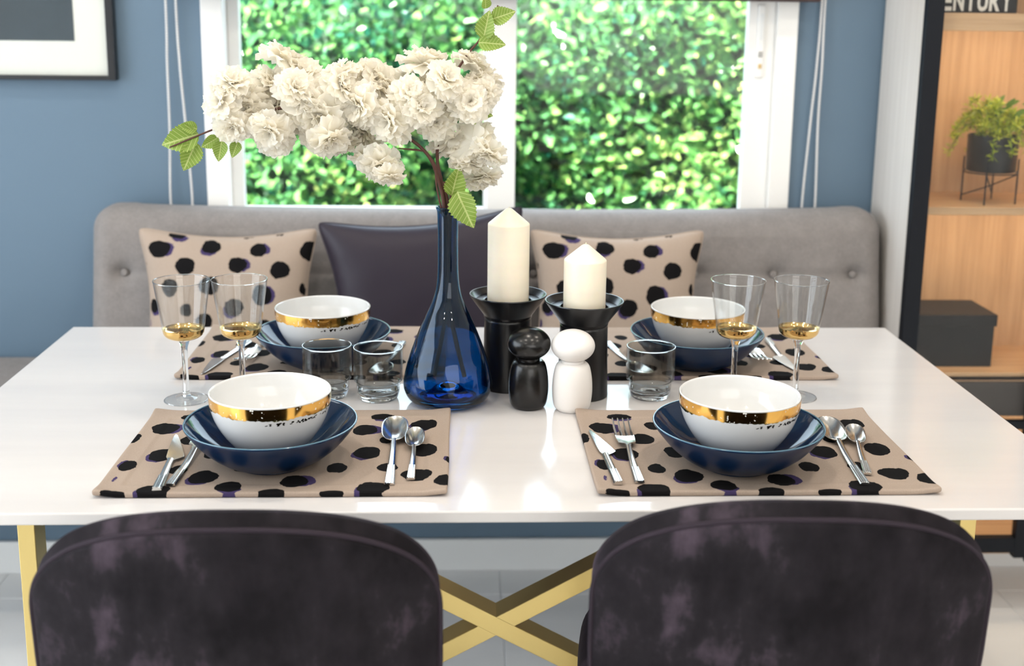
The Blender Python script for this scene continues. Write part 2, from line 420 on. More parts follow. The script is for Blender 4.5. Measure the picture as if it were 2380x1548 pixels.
bl = thing('roller_blind', 'dark brown roller blind edge hanging above the window', 'blind', (.044, 1.335, 1.3865))
mesh_obj('bottom_bar', *rbox(-.70, .71, -.012, .012, 0, .024, .006), simple('dark_blind_bar', (70, 52, 52), .5), bl)
mesh_obj('fabric', *box(-.70, .71, -.001, .001, .02, .80), MAT['blind'], bl, smooth=False)
mesh_obj('roller_tube', *xf(tube([(-.71, 0, 0), (.72, 0, 0)], .024, 16), (0, 0, .81)), MAT['blind'], bl)

def bead_chain(name, down, label):
    a, b = down
    pts = a+[(a[-1][0]*.7+b[-1][0]*.3, a[-1][1], a[-1][2]-.05), (a[-1][0]*.3+b[-1][0]*.7, a[-1][1], a[-1][2]-.05)]+b[::-1]
    top = 2.17
    pts = [(a[0][0], a[0][1], top)]+pts+[(b[0][0], b[0][1], top)]
    P = spline(pts, 24); L = [0]
    for p, q in zip(P, P[1:]): L.append(L[-1]+(q-p).length)
    sp = .0062; n = int(L[-1]/sp); V, F = [], []
    prof = [(0, -.0031), (.0023, -.0021), (.0033, 0), (.0023, .0021), (0, .0031)]
    bead = lathe(prof, 8); parts = []; j = 0
    for i in range(n):
        d = i*sp
        while L[j+1] < d: j += 1
        t = (d-L[j])/(L[j+1]-L[j]); parts.append(xf(bead, P[j].lerp(P[j+1], t)))
    parts.append(tube(P[::3], .0009, 5))
    V, F = join(parts)
    o = mesh_obj(name, V, F, MAT['chain'], sharp=None)
    tag(o, label, 'blind chain', 'bead chains of the blind')
    return o
bead_chain('bead_chain', ([(-.705, 1.375, 1.412), (-.708, 1.375, 1.234), (-.709, 1.375, 1.091), (-.714, 1.375, .914)], [(-.683, 1.375, 1.412), (-.68, 1.375, 1.234), (-.673, 1.375, 1.101), (-.665, 1.375, .914)]), 'white bead chain loop hanging between the picture and the window')
bead_chain('bead_chain', ([(.770, 1.375, 1.43), (.767, 1.375, 1.248), (.760, 1.375, 1.112), (.752, 1.375, .912)], [(.777, 1.375, 1.43), (.779, 1.375, 1.248), (.778, 1.375, 1.112), (.783, 1.375, .912)]), 'white bead chain loop hanging between the window and the cabinet')

# outside: ground and hedge
tag(mesh_obj('ground', *box(-6, 6, 1.6, 8, -.3, -.1), simple('garden_soil', (90, 84, 66), .9), smooth=False), kind='structure')
def hedge():
    rng = random.Random(7); V, F, T = [], [], []
    def surf(x, z):
        n = mnoise.noise((x*1.1, z*1.1, 3.1)); n2 = mnoise.noise((x*3.2, z*3.2, 9.7))
        return 3.35+.36*n+.14*n2
    cnt = 26000
    for i in range(cnt):
        x = rng.uniform(-2.3, 2.5); z = rng.uniform(.0, 1.62+.10*mnoise.noise((x*2, 0, 4)))
        dens = mnoise.noise((x*2.3, z*2.3, 1.3))
        y = surf(x, z)+rng.random()**1.5*.38
        if dens < -.25 and rng.random() < .6: y += .12
        L = rng.uniform(.032, .064); Wd = L*rng.uniform(.26, .36)
        d = Vector((rng.gauss(0, 1), rng.gauss(-.7, .8), rng.gauss(-.1, .8))).normalized()
        nr = Vector((rng.gauss(-.3, .7), rng.gauss(-.6, .7), rng.gauss(.7, .7))); s = d.cross(nr)
        if s.length < 1e-3: continue
        s.normalize(); u = s.cross(d); b = Vector((x, y, z)); k = len(V)
        fold = Wd*.35
        V += [b, b+d*L*.35+s*Wd*.85+u*fold, b+d*L*.7+s*Wd*.7+u*fold*.8, b+d*L, b+d*L*.7-s*Wd*.7+u*fold*.8, b+d*L*.35-s*Wd*.85+u*fold]
        F += [(k, k+1, k+2, k+3), (k, k+3, k+4, k+5)]
        t = min(1, max(0, rng.gauss(.42, .18)+.22*dens+.38*mnoise.noise((x*1.2, z*1.2, 6.6)))); T += [t]*6  # broad noise paints brighter and shaded patches into the leaf tint
    o = mesh_obj('hedge_leaves', V, F, MAT['hedge'], smooth=False)
    a = o.data.attributes.new('tint', 'FLOAT', 'POINT'); a.data.foreach_set('value', T)
    return o
hd = thing('hedge', 'tall sunlit green hedge outside the window', 'hedge', (0, 0, 0))
hl = hedge(); hl.parent = hd; hl['kind'] = 'stuff'
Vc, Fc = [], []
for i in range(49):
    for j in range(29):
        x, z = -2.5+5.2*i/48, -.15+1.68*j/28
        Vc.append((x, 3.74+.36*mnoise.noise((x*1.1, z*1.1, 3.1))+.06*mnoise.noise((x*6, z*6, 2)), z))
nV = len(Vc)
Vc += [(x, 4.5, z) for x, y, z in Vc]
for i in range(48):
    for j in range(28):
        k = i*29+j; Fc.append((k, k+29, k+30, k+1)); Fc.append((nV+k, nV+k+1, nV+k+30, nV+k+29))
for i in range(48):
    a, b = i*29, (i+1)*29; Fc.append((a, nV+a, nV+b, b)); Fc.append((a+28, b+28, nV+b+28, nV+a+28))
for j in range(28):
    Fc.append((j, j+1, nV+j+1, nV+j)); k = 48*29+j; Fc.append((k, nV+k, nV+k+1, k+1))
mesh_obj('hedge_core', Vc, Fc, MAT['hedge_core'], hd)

# ------------------------------------------------------------------ framed picture
pic = thing('framed_picture', 'black framed picture with wide white mat on the blue wall', 'picture', (-1.28, WY, 1.197))
pw, ph, fw = .459, .72, .0165
bevel(mesh_obj('picture_frame', *join([box(-pw, -pw+fw, -.028, 0, 0, ph), box(pw-fw, pw, -.028, 0, 0, ph), box(-pw+fw, pw-fw, -.028, 0, 0, fw*.62), box(-pw+fw, pw-fw, -.028, 0, ph-fw, ph)]), MAT['black_frame'], pic, smooth=False), .001)
mesh_obj('mat_board', *box(-pw+fw, pw-fw, -.013, -.008, fw*.62, ph-fw), MAT['paper'], pic, smooth=False)
mesh_obj('print', *box(-pw+.09, pw-.09, -.0142, -.0128, .086, ph-.09), MAT['print'], pic, smooth=False)
mesh_obj('picture_glass', *box(-pw+fw, pw-fw, -.020, -.019, fw*.62, ph-fw), MAT['pane'], pic, smooth=False)

# ------------------------------------------------------------------ upholstered bench
bench = thing('banquette', 'grey linen upholstered bench with buttoned backrest under the window', 'bench', (.025, 1.30, 0))
BT = [(-.813+.1805*k, .784) for k in range(10)]
def bench_back():
    V, F = rbox(-.888, .880, -.055, .075, .50, .927, .05, n=(150, 1, 34), k=5)
    out = []
    for x, y, z in V:
        f = max(0, min(1, (.02-y)/.06))
        dy = 0
        if f > 0:
            for bx, bz in BT:
                d2 = (x-bx)**2+(z-bz)**2
                if d2 < .02: dy += .016*math.exp(-d2/(2*.012**2))+.010*math.exp(-d2/(2*.030**2))
            dy += .006*math.exp(-((z-.784)/.008)**2)*min(1, max(0, (.86-abs(x))/.04))
            dy -= .010*math.sin(PI*max(0, min(1, (z-.5)/.43)))*0
        edge = 0
        z2 = z-.012*max(0, 1-abs(x)/.80)**.4 if z > .88 else z
        lean = -(.93-z)*.16
        xs = x*(1+(.93-z)*.02)
        out.append((xs, y+dy*f+lean, z2))
    return out, F
mesh_obj('backrest', *bench_back(), MAT['linen'], bench, sharp=None)
btn = None
for bx, bz in BT:
    v = lathe([(0, -.004), (.006, -.003), (.0085, 0), (.006, .0035), (0, .0045)], 20)
    if btn is None:
        btn = mesh_obj('button', *xf(v, rot=(PI/2, 0, 0)), MAT['linen'], bench); o = btn
    else:
        o = btn.copy(); COL.objects.link(o)
    o.location = (bx*(1+(.93-bz)*.02), -.055+.0185-(.93-bz)*.16, bz)
mesh_obj('seat', *rbox(-2.6, .880, -.37, .085, .375, .556, .035, n=(20, 4, 2), k=4), MAT['linen'], bench)
for lx in (-2.4, -1.5, -.5, .5, .86):
    mesh_obj('leg', *rbox(lx-.02, lx+.02, .035, .075, 0, .38, .004), MAT['black_metal'], bench)

# ------------------------------------------------------------------ dotted cloth print
MATDOTS = [(.034, .249, .0195, .024, 1), (.064, .299, .018, .011, 2), (.086, .202, .019, .022, 0), (.001, .202, .009, .02, 0), (.055, .142, .018, .023, 3), (.020, .097, .0115, .019, 4), (.090, .087, .0125, .0175, 0), (.075, .010, .021, .023, 3), (.027, -.007, .018, .014, 0), (.129, .059, .0195, .023, 3), (.169, .022, .0175, .0205, 2), (.227, -.001, .0165, .016, 0), (.250, .043, .018, .0225, 5), (.301, .091, .014, .0185, 0), (.338, .147, .0185, .0235, 3), (.126, .149, .015, .022, 0), (.327, .242, .018, .023, 1), (.350, .300, .018, .012, 2), (.414, .262, .0195, .0235, 3), (.362, .199, .011, .016, 0), (.418, .156, .0175, .0245, 0), (.370, .092, .014, .017, 0), (.410, .063, .0205, .0225, 0), (.355, .016, .022, .0225, 3), (.304, -.006, .0185, .012, 0), (.446, .038, .012, .0215, 0), (.452, .115, .005, .012, 4), (.412, -.015, .0135, .006, 0), (.181, .087, .016, .011, 0), (.130, -.016, .01, .005, 0), (.111, .260, .012, .018, 0), (.004, .046, .004, .012, 5), (.17, .2, .018, .02, 0), (.21, .27, .018, .02, 2), (.25, .16, .018, .02, 0), (.28, .24, .018, .02, 0), (.19, .13, .016, .018, 0), (.455, .205, .006, .014, 5)]
CUSHDOTS = [(-.14, .14, .025, .018, 1), (-.03, .145, .021, .014, 3), (.07, .139, .018, .014, 1), (.174, .136, .018, .022, 0), (-.103, .17, .02, .008, 2), (.042, .165, .013, .004, 5), (.111, .171, .009, .004, 0), (-.083, .105, .022, .019, 0), (.027, .108, .02, .017, 1), (.115, .097, .021, .019, 0), (-.033, .064, .022, .02, 0), (-.116, .059, .018, .02, 0), (-.178, .102, .007, .013, 0), (-.153, .018, .012, .015, 2), (-.082, .012, .013, .015, 0), (.019, .018, .021, .02, 3), (.078, .044, .021, .023, 1), (.16, .054, .006, .014, 0), (-.044, -.013, .018, .02, 0), (.082, -.025, .018, .018, 2), (-.178, -.021, .006, .012, 5), (-.12, -.04, .02, .018, 0), (.03, -.06, .02, .018, 3), (.14, -.05, .02, .02, 0), (-.06, -.09, .02, .018, 0), (-.14, -.12, .02, .018, 2), (.09, -.11, .02, .02, 0), (.0, -.13, .018, .018, 0), (.155, .0, .012, .015, 0)]
SM = {1: (.010, .0), 2: (.003, -.008), 3: (-.005, -.007), 4: (-.004, .003), 5: (.012, .002)}
def dot_fields(dots, pts):
    D, W_ = [], []
    pre = []
    for i, (cx, cy, rx, ry, s) in enumerate(dots):
        pre.append((cx, cy, rx, ry, s, i*1.7))
    for x, y in pts:
        d, v = .05, .05
        for cx, cy, rx, ry, s, ph in pre:
            if abs(x-cx) > .05 or abs(y-cy) > .05: continue
            for k in (0, 1):
                if k and not s: continue
                ox, oy = (SM[s] if k else (0, 0)); sc_ = .9 if k else 1
                ex, ey = (x-cx-ox)/(rx*sc_), (y-cy-oy)/(ry*sc_); a = math.atan2(ey, ex)
                q = (math.hypot(ex, ey)-1-.04*math.sin(3*a+ph)-.02*math.sin(5*a+2*ph))*min(rx, ry)
                if k: v = min(v, q)
                elif s != 5 or rx > .008: d = min(d, q)
        D.append(d); W_.append(v)
    return D, W_
def set_fields(o, dots, pts):
    D, W_ = dot_fields(dots, pts)
    for n, val in (('dot', D), ('violet', W_)):
        a = o.data.attributes.new(n, 'FLOAT', 'POINT'); a.data.foreach_set('value', val)

# cushions
def cushion_mesh(hw, hh, th, pinch=.085, n=44):
    V, F, P = [], [], []
    for side in (-1, 1):
        for j in range(n+1):
            for i in range(n+1):
                u, v = math.sin(PI/2*(-1+2*i/n)), math.sin(PI/2*(-1+2*j/n))
                x = hw*u*(1-pinch*(1-v*v)*abs(u)); z = hh*v*(1-pinch*(1-u*u)*abs(v))
                cc = 1-.055*(u*u*v*v)**5; x *= cc; z *= cc
                t = ((1-u**4)*(1-v**4))**.5
                t = t*(1-.25*(u*u+v*v)/2)
                y = side*th*t+.003*mnoise.noise((u*3, v*3, side*2))*t
                V.append((x, y, z)); P.append((x, z))
    m = (n+1)**2
    for s in (0, 1):
        for j in range(n):
            for i in range(n):
                a = s*m+j*(n+1)+i; q = (a, a+1, a+n+2, a+n+1); F.append(q if s == 0 else q[::-1])
    bd = [i for i in range(n+1)]+[j*(n+1)+n for j in range(1, n+1)]+[n*(n+1)+i for i in range(n-1, -1, -1)]+[j*(n+1) for j in range(n-1, 0, -1)]
    for a, b in zip(bd, bd[1:]+bd[:1]): F.append((a, b, b+m, a+m)[::-1])
    path = [V[b] for b in bd]
    return V, F, P, path
def cushion(name, label, mat, loc, rx, ry, hw, hh, th, dots=None, pinch=.155):
    t = thing(name, label, 'cushion', loc, 0, 'cushions on the bench'); t.rotation_euler = (rx, ry, 0)
    V, F, P, path = cushion_mesh(hw, hh, th, pinch)
    o = mesh_obj('cushion_cover', V, F, mat, t, sharp=None)
    if dots: set_fields(o, dots, [(x, z+.017) for x, z in P])
    s = mesh_obj('seam_piping', *tube(path[::1]+[path[0]], .0024, 6, False), mat, t, sharp=None)
    if dots: set_fields(s, [], [(0, 0)]*len(s.data.vertices))
    return t
cushion('dotted_cushion', 'beige cushion with black brush dots at the bench end nearest the picture', MAT['dots'], (-.546, 1.148, .732), -.13, 0, .196, .172, .05, CUSHDOTS)
cushion('plain_cushion', 'plain dark plum satin cushion between the two dotted cushions', MAT['satin'], (-.119, 1.136, .752), -.13, -.085, .228, .188, .050, None, .17)
cushion('dotted_cushion', 'beige cushion with black brush dots behind the two candles', MAT['dots'], (.292, 1.148, .732), -.13, 0, .196, .172, .05, CUSHDOTS)

# ------------------------------------------------------------------ display cabinet on the right
CX0, CX1, CY0, CY1 = .920, 1.585, 1.135, 1.385
cab = thing('display_cabinet', 'tall oak display cabinet with black framed glass door beside the bench', 'cabinet', (CX0, CY0, 0))
CW, CD = CX1-CX0, CY1-CY0
def cpart(name, b, mat, par=cab, bv=.0012):
    return bevel(mesh_obj(name, *box(*b), mat, par, smooth=False), bv)
cpart('side_panel', (0, .018, .012, CD, .16, 2.3), MAT['ash'])
cpart('side_panel', (CW-.018, CW, .012, CD, .16, 2.3), MAT['ash'])
cpart('back_panel', (.018, CW-.018, CD-.012, CD, .16, 2.3), MAT['oak'])
cpart('shelf', (.018, CW-.018, .014, CD-.012, 1.330, 1.367), MAT['oak_shelf'])
cpart('shelf', (.018, CW-.018, .014, CD-.012, .937, .954), MAT['oak_shelf'])
cpart('shelf', (.018, CW-.018, .014, CD-.012, .571, .580), MAT['oak_shelf'])
cpart('top_panel', (0, CW, 0, CD, 2.3, 2.32), MAT['ash'])
cpart('bottom_panel', (0, CW, .012, CD, .145, .165), MAT['oak_shelf'])
cpart('drawer_front', (.018, CW-.018, .02, .038, .476, .556), MAT['darkfront'])
cpart('drawer_box', (.02, CW-.02, .038, CD-.012, .470, .545), MAT['darkfront'])
for lx in (.005, CW-.03):
    for ly in (.02, CD-.03): cpart('leg', (lx, lx+.022, ly, ly+.022, 0, .145), MAT['black_metal'])
door = cpart('door_frame', (0, .036, -.012, .010, .145, 2.3), MAT['black_metal'])
DW = .330
mesh_obj('glass_pane', *box(.036, DW-.030, -.003, .001, .18, 2.27), MAT['door_glass'], door, smooth=False)
for b in ((DW-.030, DW, -.012, .010, .145, 2.3), (.036, DW-.030, -.012, .010, .158, .194), (.036, DW-.030, -.012, .010, 2.264, 2.3), (.036, DW-.030, -.012, .010, .455, .473)):
    cpart('door_rail', b, MAT['black_metal'], door)
door2 = cpart('door_frame', (DW+.003, DW+.033, -.012, .010, .130, 2.3), MAT['black_metal'])
mesh_obj('glass_pane', *box(DW+.033, CW-.034, -.003, .001, .18, 2.27), MAT['door_glass'], door2, smooth=False)
for b in ((CW-.034, CW, -.012, .010, .145, 2.3), (DW+.033, CW-.034, -.012, .010, .158, .194), (DW+.033, CW-.034, -.012, .010, 2.264, 2.3), (DW+.033, CW-.034, -.012, .010, .455, .473)):
    cpart('door_rail', b, MAT['black_metal'], door2)
for z, e in ((1.326, 1.5), (.933, 1.3), (.558, .25), (.466, 1.1), (2.29, 1.5)):
    lamp('assumed_led_strip', 'AREA', (CX0+CW/2, CY0+.03, z), (CX0+CW/2, CY0+.19, z-.22), e*.75, (1, .74, .46), shape='RECTANGLE', size=CW-.06, size_y=.012)  # assumed strips, lamps only, for the warm light inside the cabinet

# lettered box on the top shelf
sgn = thing('lettered_box', 'dark box with white capital letters on the top shelf', 'box', (1.085, 1.20, 1.367))
bevel(mesh_obj('box_body', *box(-.12, .058, 0, .10, 0, .07), MAT['box_black'], sgn, smooth=False), .0015)
lx = -.108
for ch in 'ENTURY':
    cu = bpy.data.curves.new('letter', 'FONT'); cu.body = ch; cu.size = .056; cu.extrude = .0004; cu.offset = .0018; cu.resolution_u = 3
    to = bpy.data.objects.new('letter_tmp', cu); COL.objects.link(to)
    dg = bpy.context.evaluated_depsgraph_get(); me = bpy.data.meshes.new_from_object(to.evaluated_get(dg))
    bpy.data.objects.remove(to); me.materials.clear(); me.materials.append(MAT['letter'])
    xs = [v.co.x for v in me.vertices]; x0, x1 = min(xs), max(xs); wd = .0225
    for v in me.vertices: v.co.x = (v.co.x-x0)/(x1-x0)*wd
    o = bpy.data.objects.new('letter', me); COL.objects.link(o); o.parent = sgn; o.location = (lx, -.0006, .006); o.rotation_euler = (PI/2, 0, 0)
    lx += wd+.0035

# potted plant on the middle shelf
pot = thing('potted_plant', 'feathery yellow green plant in black pot on wire stand on the cabinet shelf', 'plant', (1.128, 1.225, .954))
mesh_obj('pot', *lathe([(0, .07), (.050, .07), (.0525, .073), (.0545, .150), (.052, .150), (.050, .142), (0, .142)], 40), MAT['black_ceramic'], pot)
mesh_obj('soil', *lathe([(0, .1425), (.0505, .1425), (.0505, .144), (0, .144)], 24), MAT['soil'], pot)
st = []
for k in range(4):
    a = PI/4+k*PI/2+.25; x, y = .057*math.cos(a), .057*math.sin(a)
    mesh_obj('stand_leg', *tube([(x, y, 0), (x, y, .10)], .0018, 6), MAT['black_metal'], pot)
for k in range(2):
    a = PI/4+k*PI/2+.25; x, y = .057*math.cos(a), .057*math.sin(a)
    mesh_obj('stand_brace', *tube([(x, y, .012), (0, 0, .040-.004*k), (-x, -y, .066)], .0016, 6), MAT['black_metal'], pot)
ring = [(.057*math.cos(2*PI*k/32), .057*math.sin(2*PI*k/32), .068) for k in range(33)]
mesh_obj('stand_ring', *tube(ring, .0016, 6, False), MAT['black_metal'], pot)
rng = random.Random(3)
for f in range(40):
    a = rng.uniform(0, 2*PI); r1 = rng.uniform(.035, .10); hz = rng.uniform(.035, .10) if r1 < .06 else rng.uniform(-.02, .05)
    p0 = Vector((.02*math.cos(a), .02*math.sin(a), .142)); p2 = Vector((r1*math.cos(a), min(.11, max(-.07, r1*math.sin(a))), .142+hz-.02)); p1 = (p0+p2)/2+Vector((0, 0, .045))
    V, F, T = [], [], []; P = spline([p0, p1, p2], 9); tv, tf = tube(P, .0009, 4); V += tv; F += tf; T += [.2]*len(tv)
    for i in range(3, len(P)):
        for q in range(5):
            d = Vector((rng.gauss(0, 1), rng.gauss(0, 1), rng.gauss(.1, .8))).normalized(); L = rng.uniform(.012, .022); s = d.cross(Vector((rng.gauss(0, 1), rng.gauss(0, 1), 1))).normalized(); k = len(V); b = P[i]
            V += [b, b+d*L*.5+s*.0016, b+d*L, b+d*L*.5-s*.0016]; F += [(k, k+1, k+2, k+3)]; T += [min(1, max(0, rng.gauss(.72, .2)))]*4
    o = mesh_obj('frond', V, F, MAT['fern'], pot, smooth=False); at = o.data.attributes.new('tint', 'FLOAT', 'POINT'); at.data.foreach_set('value', T)
rng = random.Random(5)
for f in range(9):
    b = Vector((rng.uniform(-.03, .06), rng.uniform(-.04, .04), .19+rng.uniform(0, .03))); d = Vector((rng.gauss(.3, .6), rng.gauss(-.2, .5), rng.gauss(.4, .4))).normalized(); s = d.cross(Vector((0, -1, .4))).normalized(); L = .034
    V = [b-d*.05, b, b+d*L*.35+s*.006, b+d*L*.7+s*.005, b+d*L, b+d*L*.7-s*.005, b+d*L*.35-s*.006, b-d*.05+s*.001]
    o = mesh_obj('leaf', V, [(1, 2, 3, 4), (1, 4, 5, 6), (0, 7, 1)], MAT['fern'], pot, smooth=False); at = o.data.attributes.new('tint', 'FLOAT', 'POINT'); at.data.foreach_set('value', [.1]*8)

# storage box on the lower shelf
sb = thing('storage_box', 'black lidded storage box on the lower cabinet shelf', 'box', (1.062, 1.235, .580))
bevel(mesh_obj('box_body', *box(-.118, .096, -.04, .10, 0, .10), MAT['box_black'], sb, smooth=False), .002)
bevel(mesh_obj('lid', *box(-.122, .100, -.044, .104, .095, .122), MAT['box_black'], sb, smooth=False), .002)

# ------------------------------------------------------------------ dining table
TZ = .75
tab = thing('dining_table', 'white marble dining table on a crossed brass frame', 'table', (0, 0, 0))
bevel(mesh_obj('table_top', *box(-.8, .8, 0, .9, TZ-.016, TZ), MAT['marble'], tab, smooth=False), .0025, 3)
for sx, lx in ((-1, -.625), (1, .653)):
    for ly in (.135, .765):
        bevel(mesh_obj('leg', *box(lx-.0115, lx+.0115, ly-.02, ly+.02, 0, TZ-.016), MAT['brass'], tab, smooth=False), .001)
    bevel(mesh_obj('foot_rail', *box(lx-.0115, lx+.0115, .155, .745, 0, .03), MAT['brass'], tab, smooth=False), .001)
    bevel(mesh_obj('top_rail', *box(lx-.0115, lx+.0115, .155, .745, TZ-.05, TZ-.016), MAT['brass'], tab, smooth=False), .001)
bevel(mesh_obj('cross_brace', *beam((-.612, .45, .705), (.640, .45, .022), .05, .030), MAT['brass'], tab, smooth=False), .001)
bevel(mesh_obj('cross_brace', *beam((.640, .45, .705), (-.612, .45, .022), .0496, .030), MAT['brass'], tab, smooth=False), .001)

# ------------------------------------------------------------------ chairs
def make_chair(label):
    t = thing('dining_chair', label, 'chair', (0, 0, 0), 0, 'velvet dining chairs')
    a, zc, H, n_, zb = .2235, .72, .1205, 2.3, .44
    def ztop(x):
        s = min(1, abs(x)/a); return zc+H*(1-s**n_)**(1/n_)
    def ymid(x, z):
        return .045*(x/a)**2*1.0-(z-.6)*.10
    rnd = lambda e, r: math.sqrt(max(0, 1-(1-min(1, e/r))**2))
    nx, nz = 72, 44; V, F = [], []
    narrow = lambda z: 1-.10*max(0, (.66-z)/.22)**1.5
    for side in (0, 1):
        for j in range(nz+1):
            for i in range(nx+1):
                x = a*math.sin(PI/2*(-1+2*i/nx)); zt = ztop(x)
                v = j/nz; v = math.sin(PI/2*v)
                z = zb+v*(zt-zb); e = min(a-abs(x), zt-z, (z-zb))
                if side == 0: y = ymid(x, z)-.010*rnd(e, .007)-.004*rnd(e, .12)
                else:
                    y = ymid(x, z)+.006+.040*rnd(e, .030)
                    z += .013*math.exp(-(e/.022)**2)*max(0, min(1, (z-.66)/.14))
                V.append((x*narrow(z), y, z))
    m = (nx+1)*(nz+1)
    for s in (0, 1):
        for j in range(nz):
            for i in range(nx):
                q0 = s*m+j*(nx+1)+i; q = (q0, q0+1, q0+nx+2, q0+nx+1); F.append(q if s == 0 else q[::-1])
    bd = [i for i in range(nx+1)]+[j*(nx+1)+nx for j in range(1, nz+1)]+[nz*(nx+1)+i for i in range(nx-1, -1, -1)]+[j*(nx+1) for j in range(nz-1, 0, -1)]
    for p_, q_ in zip(bd, bd[1:]+bd[:1]): F.append((p_, p_+m, q_+m, q_))
    mesh_obj('backrest', V, F, MAT['velvet'], t, sharp=None)
    path = []
    for k in range(40): z = zb+(zc-zb)*k/40; path.append((-a*narrow(z), ymid(a, z)-.006, z))
    for k in range(81):
        x = a*math.sin(PI/2*(-1+2*k/80)); path.append((x, ymid(x, ztop(x))-.006, ztop(x)-.001))
    for k in range(39, -1, -1): z = zb+(zc-zb)*k/40; path.append((a*narrow(z), ymid(a, z)-.006, z))
    mesh_obj('piping', *tube(path, .0032, 8), MAT['velvet_piping'], t, sharp=None)
    V, F = rbox(-.22, .22, .03, .46, .395, .525, .055, n=(10, 10, 1), k=5)
    V = [(x*(1-.10*max(0, (y-.25)/.21)**2-.05*max(0, (.12-y)/.1)**2), y, z) for x, y, z in V]
    mesh_obj('seat', V, F, MAT['velvet'], t, sharp=None)
    for sx in (-1, 1):
        for y0, y1 in ((.08, .03), (.40, .44)):
            mesh_obj('leg', *tube([(sx*.15, y0, .41), (sx*.19, y1, 0)], [.013, .008], 12), MAT['brass'], t)
    return t
ch = make_chair('dark plum velvet chair in front of the bowl and two tumblers side'); ch.location = (-.291, -.205, -.008)
ch['label'] = 'dark plum velvet chair drawn up before the mat beside the blue vase'
ch2 = copy_tree(ch, (.325, -.205, .000), math.radians(-2), 'dark plum velvet chair drawn up before the mat beside the white mill')

# ------------------------------------------------------------------ placemats
def placemat_mesh():
    W_, D_ = .452, .328; V, F = rbox(0, W_, 0, D_, 0, .0062, .003, n=(150, 110, 1), k=2)
    P = [(x, y) for x, y, z in V]; out = []
    for x, y, z in V:
        e = min(x, W_-x, y, D_-y)
        k = 0
        for cx, cy in ((0, 0), (W_, 0), (0, D_), (W_, D_)):
            k += .0035*math.exp(-(((x-cx)/.022)**2+((y-cy)/.022)**2))
        wv = .0012*mnoise.noise((x*14, y*14, .3))*min(1, e/.03)
        top = 1 if z > .003 else 0
        bulge = .0016*math.exp(-(e/.012)**2)*top
        wx = .002*mnoise.noise((x*6, y*6, 5)); wy = .002*mnoise.noise((x*6, y*6, 8))
        out.append((x+wx, y+wy, z+k+wv*top+bulge-(.0012*top if e > .03 else 0)))
    return out, F, P
V, F, P = placemat_mesh()
def new_mat(label, x, y, first=[None]):
    if first[0] is None:
        o = mesh_obj('placemat', V, F, MAT['dots'], sharp=None); set_fields(o, MATDOTS, P); first[0] = o
    else:
        o = first[0].copy(); COL.objects.link(o)
    o.location = (x, y, TZ); tag(o, label, 'placemat', 'dotted placemats'); return o
new_mat('dotted beige placemat in front of the blue vase at the near table edge', -.514, .046)
new_mat('dotted beige placemat in front of the white mill at the near table edge', .131, .044)
new_mat('dotted beige placemat behind the two paired tumblers at the far table edge', -.526, .550)
new_mat('dotted beige placemat behind the lone tumbler at the far table edge', .147, .545)
MZ = TZ+.0052

# ------------------------------------------------------------------ plates and bowls
def make_plate():
    t = thing('plate', '', 'plate', (0, 0, 0), 0, 'navy plates')
    outer = sp2([(0, .0), (.046, 0), (.050, .002), (.068, .0095), (.090, .026), (.107, .045), (.1165, .0585)], 6)
    inner = sp2([(.1140, .0585), (.104, .046), (.088, .030), (.066, .0145), (.045, .0075), (0, .0065)], 6)
    pb = mesh_obj('plate_body', *lathe(outer+[(.1166, .0598), (.1153, .0604), (.1142, .0597)]+inner, 96), [MAT['blue_glaze'], MAT['blue_satin']], t)
    for pg in pb.data.polygons:
        if pg.index < (len(outer)-1)*96: pg.material_index = 1
    rim = [(.1154*math.cos(2*PI*k/96), .1154*math.sin(2*PI*k/96), .0601) for k in range(97)]
    mesh_obj('rim', *tube(rim, .0009, 6, False), simple('pale_blue_rim', (96, 132, 150), .12), t)
    return t
